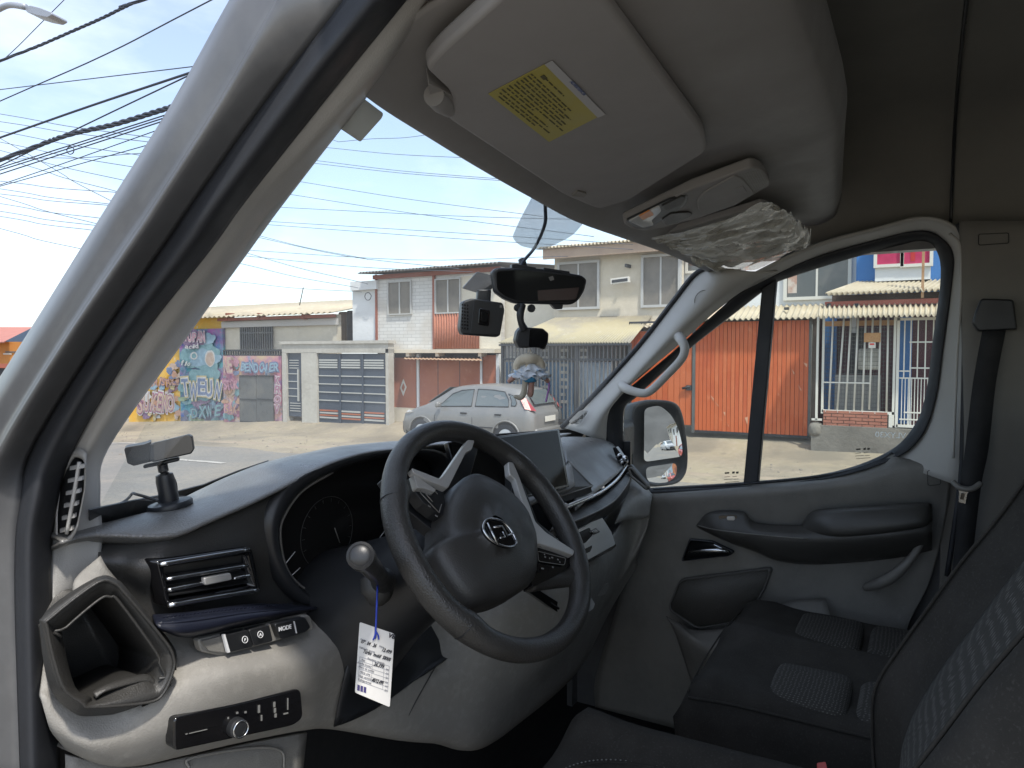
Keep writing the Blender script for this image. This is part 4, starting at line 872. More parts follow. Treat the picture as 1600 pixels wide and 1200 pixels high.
# body sides and rear; their unseen windows are added to let fill light in
for x0, x1, l0, l1, yf in ((.40, .44, .47, .50, -.22), (2.16, 2.20, 2.12, 2.145, -.052)):
    for nm, a0, a1, m, yr in (('body_side', x0, x1, PAINT, -3.02), ('side_lining', l0, l1, HL, -2.98)):
        zt_ = 2.44 if nm == 'body_side' else 2.1
        box2(nm, (a0, yr, .45 if nm == 'body_side' else .56), (a1, yf, 1.36), m, VAN); box2(nm, (a0, yr, 2.02), (a1, yf, zt_), m, VAN)
        for q0, q1 in ((yr, -2.85), (-1.75, -1.62), (-.50, yf)): box2('side_post', (a0, q0, 1.36), (a1, q1, 2.02), m, VAN)
    for q0, q1 in ((-2.85, -1.75), (-1.62, -.50)): box2('side_window', (x0+.01, q0, 1.36), (x0+.016, q1, 2.02), GLD, VAN)
box2('rear_wall', (.44, -3.02, .45), (2.16, -2.98, 1.40), HL, VAN); box2('rear_wall', (.44, -3.02, 2.02), (2.16, -2.98, 2.44), HL, VAN)
for q0, q1 in ((.44, .58), (1.24, 1.36), (2.02, 2.16)): box2('rear_post', (q0, -3.02, 1.40), (q1, -2.98, 2.02), HL, VAN)
for q0, q1 in ((.58, 1.24), (1.36, 2.02)): box2('rear_window', (q0, -3.0, 1.40), (q1, -2.994, 2.02), GLD, VAN)
box2('side_lining', (2.14, -.2, 2.02), (2.19, .62, 2.44), PAINT, VAN)
# the open driver door, swung forward beside the pillar
DDR = prism('driver_door', [V3(p) for p in ((.385, 1.0, .5), (-.62, 1.22, .5), (-.64, 1.22, 1.38), (.385, 1.0, 1.42))], V3((.02, .09, 0)), PAINT, VAN, .02, label='open driver door')
prism('door_card', [V3(p) for p in ((.36, .985, .56), (-.58, 1.19, .56), (-.60, 1.19, 1.37), (.36, .985, 1.40))], V3((.006, .02, 0)), KM, DDR, .006)
tube('door_frame', [V3((.37, 1.02, 1.42)), V3((.30, .98, 1.75)), V3((.02, .98, 2.05)), V3((-.5, 1.16, 2.06)), V3((-.63, 1.24, 1.9)), V3((-.63, 1.26, 1.38))], .03, RUB, DDR, 8)
prism('door_pane', [V3(p) for p in ((.35, 1.02, 1.42), (.28, 1.0, 1.75), (.02, 1.02, 2.03), (-.5, 1.19, 2.04), (-.61, 1.26, 1.9), (-.61, 1.26, 1.38))], V3((0, .004, 0)), GLD, DDR)
box2('roof_rail', (.44, -.22, 2.11), (.47, .42, 2.45), PAINT, VAN)
patch('hood', [[V3((.45+.21*i, 1.0+.24*(1-((i-4.2)/4.2)**2), 1.46)) for i in range(9)], [V3((.45+.21*i, 1.55+.15*(1-((i-4.2)/4.2)**2), 1.28)) for i in range(9)], [V3((.5+.2*i, 1.9+.15*(1-((i-4.2)/4.2)**2), 1.0)) for i in range(9)], [V3((.5+.2*i, 1.98+.15*(1-((i-4.2)/4.2)**2), .45)) for i in range(9)]], PAINT, VAN, 3, 5, .006, towards=V3((1.3, 4, 4)))
box2('front_wing', (.42, 1.0, .4), (.47, 1.95, 1.3), PAINT, VAN); box2('front_wing', (2.14, 1.0, .4), (2.19, 1.95, 1.3), PAINT, VAN)
for x in (.44, 2.0):
    for y in (1.35, -2.2):
        lathe('wheel', (x, y, .34), (1, 0, 0), [(.2, 0), (.33, .01), (.34, .05), (.34, .16), (.33, .2), (.2, .21)], RUB, VAN, 28)
# ================================================================ street
def zs(y):
    k = [(-400, 9.0), (-60, 1.7), (-20, .45), (0, .0), (2.2, -.05), (8, -.14), (13.7, -.24), (17.5, -.34), (25.7, -.86), (40, -1.6), (90, -3.0), (600, -8)]
    for (a, b), (c, d) in zip(k, k[1:]):
        if a <= y <= c: return b+(d-b)*(y-a)/(c-a)
    return k[-1][1]
def smst(a, b, x): t = max(0., min(1., (x-a)/(b-a))); return t*t*(3-2*t)
def zg(x, y): return zs(y)-.26*smst(2, 9, x)*(1-smst(14.7, 16.1, x))
SAND = mat('sandy_dirt', (.32, .272, .185), .95, bump=('noise', 26, .5), vary=[(1.1, (.28, .235, .175), .38, .66), (9, (.37, .315, .24), .5, .72), (.35, (.20, .175, .135), .48, .64), (2.7, (.22, .19, .145), .58, .70)])
ASPH = mat('dusty_asphalt', (.19, .182, .165), .9, bump=('noise', 60, .4), vary=[(.5, (.27, .24, .195), .42, .68), (14, (.155, .15, .14), .45, .7)])
PAINTW = mat('worn_road_paint', (.45, .43, .39), .8, vary=(8, (.28, .26, .22), .5, .62))
def terrain(name, xs, ys, dz, m, **k):
    vs = [V3((x, y, zg(x, y)+dz+.012*noise.noise(V3((x*.7, y*.7, 3))))) for y in ys for x in xs]
    fs = facing(vs, gridfaces(len(ys), len(xs)), V3((0, 0, 500)))
    return build(name, vs, fs, m, None, True, **k)
def steps(a, b, n): return [a+(b-a)*i/n for i in range(n+1)]
gy = steps(-600, -40, 10)[:-1]+steps(-40, 60, 100)[:-1]+steps(60, 700, 10)
gx = steps(-500, -4, 8)[:-1]+steps(-4, 18, 44)[:-1]+steps(18, 500, 8)
terrain('ground', gx, gy, 0, SAND, kind='structure', label='sandy dirt ground along the house fronts')
ry = steps(-80, 80, 320)
def road():
    vs = []; xsn = 24
    for y in ry:
        e = 11.45+.35*noise.noise(V3((0, y*.45, 1)))+.12*noise.noise(V3((0, y*2.3, 5))); a = -2.2
        for i in range(xsn+1):
            x = a+(e-a)*i/xsn; vs.append(V3((x, y, zg(x, y)+.012*noise.noise(V3((x*.7, y*.7, 3)))+(.022 if i < xsn else -.01))))
    return build('road', vs, facing(vs, gridfaces(len(ry), xsn+1), V3((0, 0, 500))), ASPH, None, True, kind='structure', label='dusty grey asphalt road')
road()
for (x, y, l) in ((9.3, 12.0, 2.6), (11.0, 16.6, 2.4), (9.3, 4.0, 2.2), (9.3, 20.5, 2.6), (9.3, -5, 2.4)):
    vs = [V3((x+dx, y+l*i/10, zg(x+dx, y+l*i/10)+.012*noise.noise(V3(((x+dx)*.7, (y+l*i/10)*.7, 3)))+.03)) for i in range(11) for dx in (-.07, .07)]
    build('lane_marking', vs, facing(vs, gridfaces(11, 2), V3((0, 0, 99))), PAINTW, None, kind='structure', label='worn white lane dash on the asphalt')

FX = 16.3
def fy(px, x=FX, py=600): return PX(px, py, x).y
def fz(px, py, x=FX): return PX(px, py, x).z
def fr_(name, x0, x1, y0, y1, m, parent, X=FX, t=.06, xr=None, bevel=0., **k):
    """a box on a house front: pixel left, right, top, bottom; its face at X, t deep"""
    xr = xr if xr is not None else (x0+x1)/2
    a, b = fy(x0, X, (y0+y1)/2), fy(x1, X, (y0+y1)/2)
    z1, z0 = fz(xr, y0, X), fz(xr, y1, X)
    return box2(name, (X, min(a, b), min(z0, z1)), (X+t, max(a, b), max(z0, z1)), m, parent, bevel, **k)
def wall(name, x0, x1, y0, m, parent, X=FX, t=.2, xr=None, dz=-.6, **k):
    """wall from the ground up to pixel row y0"""
    xr = xr if xr is not None else (x0+x1)/2; a, b = fy(x0, X), fy(x1, X)
    return box2(name, (X, min(a, b), min(zs(a), zs(b))+dz), (X+t, max(a, b), fz(xr, y0, X)), m, parent, **k)
def corrug(name, p00, p01, p10, p11, m, parent, waves=24, amp=.025, n=6, thick=.012, **k):
    """corrugated sheet: ridge line p00-p01, eave line p10-p11"""
    A, B, C, D = map(V3, (p00, p01, p10, p11)); nrm = (B-A).cross(C-A).normalized(); nrm = -nrm if nrm.z < 0 else nrm
    w = waves*n; vs = []
    for j in range(2):
        for i in range(w+1):
            t = i/w; p = (A.lerp(B, t) if j == 0 else C.lerp(D, t)); vs.append(p+nrm*(amp*math.sin(2*math.pi*t*waves)))
    fs = facing(vs, gridfaces(2, w+1), V3((0, 5, 60)))
    return build(name, vs, fs, m, parent, True, mods=[('solid', thick)], **k)

CREAM = mat('cream_render', (.58, .52, .41), .9, bump=('noise', 18, .3), vary=[(.8, (.50, .45, .36), .42, .7), (5, (.62, .56, .46), .5, .75)])
CREAM2 = mat('pale_cream_render', (.62, .57, .46), .9, bump=('noise', 18, .3), vary=[(.6, (.54, .48, .38), .45, .7), (4, (.66, .61, .5), .5, .75)])
GREYW = mat('grey_cement_render', (.44, .42, .37), .92, bump=('noise', 14, .4), vary=[(.9, (.36, .34, .30), .42, .7), (6, (.50, .48, .43), .5, .75)])
WHITEW = mat('white_render', (.66, .67, .67), .85, bump=('noise', 14, .25), vary=(1.2, (.57, .57, .56), .45, .72))
YELW = mat('yellow_painted_wall', (.66, .38, .06), .85, bump=('noise', 14, .3), vary=[(.9, (.60, .42, .14), .45, .68), (5, (.62, .55, .42), .62, .74)])
REDW = mat('brown_red_wood', (.26, .085, .05), .75, vary=(2, (.22, .07, .045), .4, .7))
ORG = mat('orange_painted_wood', (.52, .115, .035), .6, bump=('noise', 20, .2), vary=[(1.6, (.44, .085, .025), .42, .68), (7, (.58, .17, .07), .6, .75)])
ORG2 = mat('orange_painted_wood_worn', (.54, .14, .05), .62, bump=('noise', 20, .2), vary=[(1.3, (.46, .10, .03), .42, .68), (6, (.60, .22, .11), .6, .75)])
RUST = mat('rust_red_sheet', (.38, .13, .065), .7, bump=('noise', 10, .2), vary=[(1, (.32, .10, .055), .4, .68), (5, (.44, .19, .11), .6, .75)])
NAVYG = mat('navy_painted_steel', (.045, .06, .085), .5, vary=(2, (.06, .075, .10), .45, .7))
BLK = mat('black_painted_iron', (.03, .033, .038), .55, vary=(3, (.05, .05, .05), .5, .7))
GRYM = mat('grey_painted_steel', (.10, .105, .105), .6, vary=[(1.3, (.15, .145, .13), .45, .7), (6, (.07, .072, .072), .55, .75)])
WHTM = mat('white_painted_iron', (.62, .60, .54), .6, vary=(4, (.5, .42, .32), .62, .76))
TIN = mat('faded_tin_roof', (.50, .43, .31), .75, vary=[(1, (.42, .36, .27), .42, .7), (6, (.56, .50, .40), .55, .75)])
TINY = mat('yellowed_awning_sheet', (.42, .37, .24), .75, vary=[(.7, (.33, .30, .235), .45, .58), (5, (.46, .42, .31), .55, .75)])
DKW = mat('dark_interior', (.03, .032, .036), .8)
WINC = mat('curtained_window', (.19, .17, .14), .6, vary=(2.5, (.13, .12, .10), .4, .7))
WIND = mat('dark_window_glass', (.07, .075, .075), .15, coat=.5, vary=(1.6, (.13, .12, .11), .45, .7))
ALU = mat('aluminium_frame', (.42, .42, .40), .5)
BRICK = mat('red_brick', (.36, .15, .10), .9, bump=('noise', 40, .4), vary=(4, (.28, .11, .08), .4, .7))
BLUEW = mat('blue_painted_wall', (.05, .17, .42), .7, vary=(1.2, (.06, .2, .48), .4, .7))
PINK = mat('magenta_curtain', (.48, .035, .11), .8, vary=(5, (.36, .02, .08), .4, .7))
CONC = mat('dark_concrete', (.20, .185, .16), .95, bump=('noise', 16, .5), vary=(1.6, (.13, .12, .105), .4, .68))
WOODB = mat('bare_wood', (.48, .27, .12), .8, vary=(9, (.38, .2, .09), .4, .7))
def window(parent, x0, x1, y0, y1, glass, frame=ALU, X=FX, nv=1, fw=.035, t=.07):
    w = fr_('window', x0, x1, y0, y1, glass, parent, X-.004, .003)
    a, b = fy(x0, X, (y0+y1)/2), fy(x1, X, (y0+y1)/2); xr = (x0+x1)/2; z1, z0 = fz(xr, y0, X), fz(xr, y1, X); lo, hi = min(a, b), max(a, b)
    for nm, q in (('frame', ((lo-fw, z1), (hi+fw, z1+fw))), ('sill', ((lo-fw, z0-fw), (hi+fw, z0))), ('frame', ((lo-fw, z0), (lo, z1))), ('frame', ((hi, z0), (hi+fw, z1)))):
        box2(nm, (X-.05, q[0][0], q[0][1]), (X+t, q[1][0], q[1][1]), frame, w)
    for i in range(nv):
        c = lo+(hi-lo)*(i+1)/(nv+1); box2('mullion', (X-.03, c-.02, z0), (X-.002, c+.02, z1), frame, w)
    return w
def bars(parent, x0, x1, y0, y1, n, m, X=FX-.05, r=.012, nm='bar'):
    a, b = fy(x0, X, (y0+y1)/2), fy(x1, X, (y0+y1)/2)
    for i in range(n):
        t = i/(n-1); y = a+(b-a)*t; px = x0+(x1-x0)*t
        box2(nm, (X-r, y-r, fz(px, y1, X)), (X+r, y+r, fz(px, y0, X)), m, parent)

# ---------------------------------------------------------------- graffiti house
GH = empty('graffiti_house', (FX+3, 22, zs(22)), 'low cream house with graffiti walls and a corrugated roof', 'house')
wall('wall', 349, 527, 494, CREAM, GH, xr=440)
wall('wall', 200, 348.6, 492, YELW, GH, X=FX+.02, xr=330)
ya, yb, yc = fy(324), fy(532), fy(352)
zt = fz(430, 478); ze = fz(440, 494.5)
corrug('roof', (FX+3.6, yb-.1, zt+.42), (FX+3.6, fy(200), zt+.42), (FX-.45, yb-.1, ze+.04), (FX-.45, fy(200), ze+.04), TIN, GH, 46, .03)
box2('roof_beam', (FX-.28, yb, ze-.10), (FX-.16, yc, ze-.0), REDW, GH)
for px in (352, 401, 471): fr_('rafter_end', px, px+3, 489, 499, REDW, GH, FX-.3, .3)
box2('roof_board', (FX-.12, yb, ze-.32), (FX-.06, yc, ze-.12), mat('grey_board', (.45, .43, .4), .8), GH)
wg = fr_('window', 375, 426, 505, 548, DKW, GH, FX-.02, .05)
bars(wg, 376, 425, 505, 549, 15, GRYM, FX-.08, .02)
for y in (505, 520, 548): fr_('rail', 375, 426, y-1, y+1, GRYM, wg, FX-.09, .03)
lg = fr_('fence_rail', 349, 440, 546, 549, BLK, GH, FX-.5, .06)
fr_('fence_rail', 349, 440, 554, 556, BLK, GH, FX-.5, .06)
bars(lg, 350, 439, 547, 555, 24, BLK, FX-.47, .022)
PGR = mat('pink_primer_wall', (.50, .22, .28), .85, vary=[(1.4, (.52, .38, .25), .42, .62), (3, (.30, .13, .32), .5, .7), (2.2, (.16, .30, .42), .55, .68)])
wall('front_wall', 349, 440, 555.5, PGR, GH, X=FX-.5, t=.12, xr=400)
dd = fr_('steel_door', 374, 400.4, 586.5, 663, GRYM, GH, FX-.56, .05)
dd2 = fr_('steel_door', 401, 426.5, 586.5, 660, GRYM, GH, FX-.56, .05)
for d_, a, b in ((dd, 374.5, 400), (dd2, 401.5, 426)):
    for y in (587.5, 624, 659): fr_('door_rail', a, b, y-.8, y+.8, BLK, d_, FX-.58, .02)
# painted steel panel
TEAL = mat('teal_graffiti_ground', (.07, .26, .30), .8, vary=[(1.2, (.30, .12, .30), .44, .62), (2.1, (.05, .12, .30), .5, .64), (3.5, (.52, .30, .16), .62, .72)])
fr_('painted_panel', 281, 349, 514, 662, TEAL, GH, FX-.12, .1, 315)
def mm(n, c): return mat('spray_'+n, c, .75, vary=(6, tuple(min(1, x*1.25+.03) for x in c), .45, .7))
PALm = {'pink': (.62, .16, .28), 'white': (.66, .65, .62), 'navy': (.05, .07, .22), 'yellow': (.70, .52, .12), 'teal': (.06, .36, .42), 'sky': (.16, .42, .60), 'orange': (.66, .25, .07), 'purple': (.24, .09, .28), 'peach': (.66, .42, .26), 'blue': (.06, .16, .42), 'black': (.03, .03, .04), 'mag': (.46, .05, .22), 'green': (.25, .42, .16)}
PAL = {k: tuple(.56*(.66*c+.34*sum(v)/3)+.07 for c in v) for k, v in PALm.items()}
SP = {k: mm(k, v) for k, v in PAL.items()}
FR = V3((0, -1, 0)); FU = V3((0, 0, 1)); _lay = [0]
def blob(px, py, w, h, c, X, par, seed=0, k=14, amp=.22):
    _lay[0] += 1; X = X-.0016*(_lay[0] % 60)
    r = random.Random(seed*31+int(px)); ph = [r.uniform(0, 6.3) for _ in range(4)]
    P = []
    for i in range(36):
        a = 2*math.pi*i/36; q = 1+amp*(math.sin(3*a+ph[0])*.5+math.sin(5*a+ph[1])*.4+math.sin(9*a+ph[2])*.25)
        P.append(PX(px+w/2*q*math.cos(a), py+h/2*q*math.sin(a), X))
    return prism('spray_patch', P, V3((.001, 0, 0)), SP[c], par)
def tagword(s, px, py, w, h, fill, edge, X, par, tilt=0., back=None):
    """spray letters, each drawn a little differently"""
    _lay[0] += 3; X = X-.0016*(_lay[0] % 60); r = random.Random(s+str(px)); n = len(s); sc = (PX(px, py, X)-CAM).dot(VW)/FPX
    for i, ch in enumerate(s):
        x = px-w/2+w*(i+.5)/n; cw = w/n*sc*1.38*r.uniform(.95, 1.3); hh = h*sc*r.uniform(1.0, 1.35); o = PX(x, py+h*(.38+r.uniform(-.1, .12)), X)
        right = (FR+V3((0, 0, r.uniform(-.18, .18)))).normalized(); up = (FU+V3((0, r.uniform(-.18, .18), 0))).normalized(); sh = r.uniform(-.15, .3); dx = V3((-.0006*i, 0, 0))
        if back: text('graffiti_letters', ch, o+V3((-.001, 0, 0))+dx, right, up, hh*1.02, SP[back], par, off=.13, ext=.0004, width=cw*1.25, shear=sh)
        text('graffiti_letters', ch, o+V3((-.007, 0, 0))+dx, right, up, hh, SP[edge], par, off=.08, ext=.0004, width=cw*1.1, shear=sh)
        text('graffiti_letters', ch, o+V3((-.013, 0, 0))+dx, right, up, hh, SP[fill], par, off=.02, ext=.0004, width=cw*.95, shear=sh)
XP = FX-.125
rg = random.Random(11)
for i in range(46):
    blob(rg.uniform(216, 280), rg.uniform(596, 652), rg.uniform(5, 16), rg.uniform(5, 15), rg.choice(['orange', 'peach', 'pink', 'white', 'yellow', 'sky', 'purple', 'orange', 'peach']), FX-.005, GH, i)
for i in range(14):
    blob(rg.uniform(262, 281), rg.uniform(565, 596), rg.uniform(5, 12), rg.uniform(5, 12), rg.choice(['purple', 'peach', 'orange', 'blue']), FX-.005, GH, i+60)
for i in range(34):
    blob(rg.uniform(284, 346), rg.uniform(610, 658), rg.uniform(6, 18), rg.uniform(5, 14), rg.choice(['blue', 'teal', 'navy', 'green', 'sky', 'purple', 'yellow']), XP, GH, i+90)
blob(315, 557, 62, 44, 'teal', XP, GH, 3); blob(318, 560, 50, 26, 'sky', XP, GH, 7, amp=.3); blob(300, 528, 44, 26, 'purple', XP, GH, 5); blob(326, 529, 20, 18, 'sky', XP, GH, 8)
blob(328, 560, 16, 26, 'white', XP, GH, 9, amp=.05); blob(328, 561, 13, 22, 'peach', XP, GH, 9, amp=.05)
blob(316, 600, 66, 50, 'teal', XP, GH, 12); blob(303, 556, 11, 12, 'white', XP, GH, 14, amp=.05); blob(303, 556, 7, 8, 'teal', XP, GH, 14, amp=.05)
tagword('YUPAN', 304, 527, 34, 17, 'pink', 'white', XP-.02, GH, back='purple'); tagword('acid', 300, 541, 22, 9, 'white', 'purple', XP-.02, GH); tagword('flo', 290, 567, 16, 9, 'white', 'teal', XP-.02, GH)
tagword('TWEUN', 315, 606, 60, 33, 'blue', 'white', XP-.03, GH, back='yellow'); tagword('DXWE', 322, 643, 46, 20, 'teal', 'navy', XP-.03, GH)
tagword('BRISTOLE', 258, 597, 46, 14, 'orange', 'purple', FX-.06, GH); tagword('SUKENO', 243, 632, 58, 30, 'peach', 'mag', FX-.06, GH, back='white')
XL = FX-.505
for i in range(26):
    blob(rg.uniform(351, 373), rg.uniform(562, 655), rg.uniform(5, 13), rg.uniform(5, 13), rg.choice(['pink', 'mag', 'purple', 'orange', 'teal', 'peach', 'blue']), XL, GH, i+140)
tagword('BENDOVER', 405, 574, 60, 17, 'sky', 'blue', XL-.06, GH, back='blue'); tagword('NE', 357, 571, 14, 26, 'peach', 'pink', XL-.06, GH); tagword('STOK', 361, 602, 22, 17, 'pink', 'mag', XL-.06, GH)
tagword('SAK', 361, 640, 18, 16, 'orange', 'purple', XL-.06, GH)
for i, ch in enumerate('KROV'): tagword(ch, 433, 595+i*15, 9, 14, 'mag', 'white', XL-.07, GH, back='pink')
tube('antenna', LX([(468,477,FX+1),(474,449,FX+1)]), .018, GRYM, GH, seg=5, n=1)

# ---------------------------------------------------------------- grey front wall with navy gates
GW = empty('front_wall', (FX, 17, zs(17)), 'grey rendered front wall with navy steel pedestrian and garage gates', 'wall')
XW = FX-.62
def span(x0, x1, y0, y1, nm, m, par, X=XW, t=.25, xr=None): return fr_(nm, x0, x1, y0, y1, m, par, X, t, xr)
wall('pillar', 441, 447.5, 551, GREYW, GW, XW, .25); wall('pillar', 471, 495, 551, GREYW, GW, XW, .25); wall('pillar', 602.5, 607, 545, GREYW, GW, XW, .25)
a_, b_y = fy(441, XW), fy(607, XW); zt = fz(500, 537.5, XW)
box2('lintel', (XW, b_y, fz(500, 551.5, XW)), (XW+.25, a_, zt), GREYW, GW)
box2('coping', (XW-.05, b_y-.05, zt+.002), (XW+.3, a_+.05, zt+.09), GREYW, GW)
pg = fr_('pedestrian_gate', 447.8, 470.6, 551.5, 650.5, NAVYG, GW, XW+.08, .05)
bl_ = mat('pale_steel_strip', (.50, .50, .47), .45, .4)
for y in (563, 567, 571, 575): fr_('gap_slat', 452, 466, y-.6, y+.6, bl_, pg, XW+.06, .02)
for y in (630, 634, 638, 642): fr_('gap_slat', 453, 469, y-.6, y+.6, bl_, pg, XW+.06, .02)
for y in (584, 596, 607, 619): fr_('strip', 449, 466, y-.6, y+.6, bl_, pg, XW+.06, .02)
fr_('pull_bar', 464.5, 466, 577, 627, bl_, pg, XW+.02, .05)
gg = fr_('garage_gate', 495.5, 602, 552.5, 662, NAVYG, GW, XW+.08, .05, 500)
GA, GB = fy(495.5, XW), fy(602, XW); za, zb = fz(500, 553, XW), fz(500, 659, XW)
for t in (.32, .44, .56, .68):
    box2('strip', (XW+.055, GB, za+(zb-za)*t-.015), (XW+.079, GA, za+(zb-za)*t+.015), bl_, gg)
for base in (.09, .83):
    for q in range(3):
        for j in range(4):
            y0 = GA+(GB-GA)*(q*.335+.015); y1 = GA+(GB-GA)*(q*.335+.29); z = za+(zb-za)*(base+j*.035)
            box2('gap_slat', (XW+.05, min(y0, y1), z-.022), (XW+.078, max(y0, y1), z+.022), bl_ if base < .5 or (q+j) % 2 else RUST, gg)
for q in (.333, .666): y = GA+(GB-GA)*q; box2('stile', (XW+.04, y-.03, zb), (XW+.079, y+.03, za), NAVYG, gg)
# things behind that wall
fr_('water_tank', 528, 540, 487, 536, mat('brown_tank', (.26, .19, .13), .6, vary=(2, (.2, .15, .1), .4, .7)), None, FX+1.4, .8, bevel=.05, label='brown tank on the roof beside the cream house', cat='tank')
fr_('folded_tarp', 540.5, 552, 485, 536, mat('dark_tarp', (.06, .07, .10), .5, bump=('noise', 6, .8)), None, FX+1.2, .5, bevel=.06, label='dark folded tarp leaning beside the white block', cat='tarp')
WB = empty('white_block', (FX+1.5, 14.6, zs(14)), 'small white rendered upper block behind the navy gate', 'building')
fr_('wall', 551, 586.5, 452, 545, WHITEW, WB, FX+.05, 2.2, 570); fr_('roof_parapet', 547, 588, 439, 452.5, WHITEW, WB, FX-.1, 2.4, 570)
tube('cable_coil', [PX(575+5*math.cos(a), 463+6*math.sin(a), FX-.15) for a in range(7)], .012, BLK, WB, seg=5, closed=True)

# ---------------------------------------------------------------- white two-storey house with orange gates
H2 = empty('two_storey_house', (FX+3, 11, zs(11)), 'white painted brick two storey house with rust red panels below', 'house')
WBR = bpy.data.materials.new('white_painted_brick'); WBR.use_nodes = True
def _brick(m):
    t = m.node_tree; b = t.nodes['Principled BSDF']; b.inputs['Roughness'].default_value = .85
    g = t.nodes.new('ShaderNodeNewGeometry'); mp = t.nodes.new('ShaderNodeMapping'); mp.inputs['Rotation'].default_value = (0, rad(90), rad(90))
    sx = t.nodes.new('ShaderNodeSeparateXYZ'); cx = t.nodes.new('ShaderNodeCombineXYZ')
    t.links.new(g.outputs['Position'], sx.inputs[0]); t.links.new(sx.outputs[1], cx.inputs[0]); t.links.new(sx.outputs[2], cx.inputs[1])
    k = t.nodes.new('ShaderNodeTexBrick'); k.inputs['Scale'].default_value = 1.0; k.inputs['Brick Width'].default_value = .3; k.inputs['Row Height'].default_value = .1; k.inputs['Mortar Size'].default_value = .008
    k.inputs['Color1'].default_value = (.62, .61, .58, 1); k.inputs['Color2'].default_value = (.56, .55, .52, 1); k.inputs['Mortar'].default_value = (.42, .41, .39, 1)
    n = t.nodes.new('ShaderNodeTexNoise'); n.inputs['Scale'].default_value = 1.1; r = t.nodes.new('ShaderNodeValToRGB'); r.color_ramp.elements[0].position = .5; r.color_ramp.elements[1].position = .72
    x = t.nodes.new('ShaderNodeMix'); x.data_type = 'RGBA'; x.inputs[7].default_value = (.50, .46, .40, 1)
    t.links.new(g.outputs['Position'], n.inputs['Vector']); t.links.new(n.outputs[0], r.inputs[0]); t.links.new(r.outputs[0], x.inputs[0])
    t.links.new(cx.outputs[0], k.inputs['Vector']); t.links.new(k.outputs['Color'], x.inputs[6]); t.links.new(x.outputs[2], b.inputs['Base Color'])
    bp = t.nodes.new('ShaderNodeBump'); bp.inputs['Strength'].default_value = .3; bp.inputs['Distance'].default_value = .01; t.links.new(k.outputs['Fac'], bp.inputs['Height']); bp.invert = True; t.links.new(bp.outputs[0], b.inputs['Normal'])
_brick(WBR)
y0, y1 = fy(587), fy(783); zt, zb = fz(680, 424), fz(680, 546)
box2('upper_wall', (FX, y1, zb), (FX+.2, y0, zt), WBR, H2); box2('side_wall', (FX+.2, y0-.2, zb), (FX+5, y0, zt), WHITEW, H2)
corrug('roof', (FX+5, y1-.2, zt+.5), (FX+5, y0+.3, zt+.5), (FX-.4, y1-.2, zt+.06), (FX-.4, y0+.3, zt+.06), mat('dark_roof_sheet', (.16, .15, .14), .8), H2, 40, .025)
box2('roof_beam', (FX-.1, y1, zt-.12), (FX-.02, y0, zt+.0), REDW, H2)
fr_('corner_post', 586, 588, 429, 546, REDW, H2, FX-.06, .06); fr_('post', 675.5, 679, 429, 546, REDW, H2, FX-.06, .06, 680)
window(H2, 608, 642, 441, 490, WINC, ALU, FX-.02, 1); window(H2, 682, 719, 437, 488, WINC, ALU, FX-.02, 1)
oy0, oy1 = fy(680), fy(750); oz1, oz0 = fz(715, 489), fz(715, 545)
vs = []; nW = 17*6
for z in (oz0, oz1):
    for i in range(nW+1): vs.append(V3((FX-.05+.022*math.sin(2*math.pi*i/6), oy1+(oy0-oy1)*i/nW, z)))
build('corrugated_panel', vs, facing(vs, gridfaces(2, nW+1)), RUST, H2, True, mods=[('solid', .01)])
fr_('cement_patch', 720, 783, 430, 545, CREAM2, H2, FX-.012, .012, 750)
box2('ledge', (FX-.35, y1, zb-.10), (FX+.1, y0, zb-.0), CREAM, H2)
for px in (590, 634, 680, 747): fr_('bracket', px, px+5, 549, 557, CREAM, H2, FX-.3, .3)
fr_('dark_gap', 608, 783, 549, 562, DKW, H2, FX+.1, .1, 690)
lo = FX-.05
for px, w in ((610, 3), (651, 3.5), (750, 3), (775, 5)): wall('post', px, px+w, 553, WHITEW, H2, lo-.04, .12)
def plankpanel(par, x0, x1, y0, y1, n, m, X, xr=None, nm='plank', gap=.008, seed=0):
    a, b = fy(x0, X, (y0+y1)/2), fy(x1, X, (y0+y1)/2); xr = xr or (x0+x1)/2; z1, z0 = fz(xr, y0, X), fz(xr, y1, X); r = random.Random(seed)
    w = (b-a)/n
    for i in range(n):
        q0, q1 = sorted((a+w*i, a+w*(i+1))); d = r.uniform(-.004, .004)
        box2(nm, (X+d, q0+gap/2, z0+r.uniform(-.01, .01)), (X+.03+d, q1-gap/2, z1), m if not isinstance(m, list) else r.choice(m), par)
    q0, q1 = sorted((a, b)); box2('backing', (X+.036, q0, z0), (X+.05, q1, z1), BLK, par)
p1 = fr_('gate_panel', 613.5, 650, 559, 637, RUST, H2, lo, .04)
fr_('base_wall', 606, 650.5, 637, 668, CREAM, H2, lo-.06, .15)
prism('diamond', [PX(*p, lo-.012) for p in ((630,592),(635,605),(630,619),(625,606))], V3((.012, 0, 0)), WHTM, p1)
prism('diamond_inlay', [PX(*p, lo-.016) for p in ((630,598),(632.6,605),(630,612),(627.4,606))], V3((.003, 0, 0)), RUST, p1)
p2 = fr_('gate_panel', 655, 750, 562, 668, RUST, H2, lo, .04, 700)
for px in (684, 718): fr_('panel_seam', px, px+.8, 563, 664, BLK, p2, lo-.004, .004, 700)
fr_('gate_panel', 753, 775, 555, 668, RUST, H2, lo, .04)
corrug('awning', PX(632,558,FX-.02), PX(750,559,FX-.02), PX(631,560.5,FX-.6), PX(753,563,FX-.6), mat('brown_awning', (.42, .27, .17), .8), H2, 20, .01)

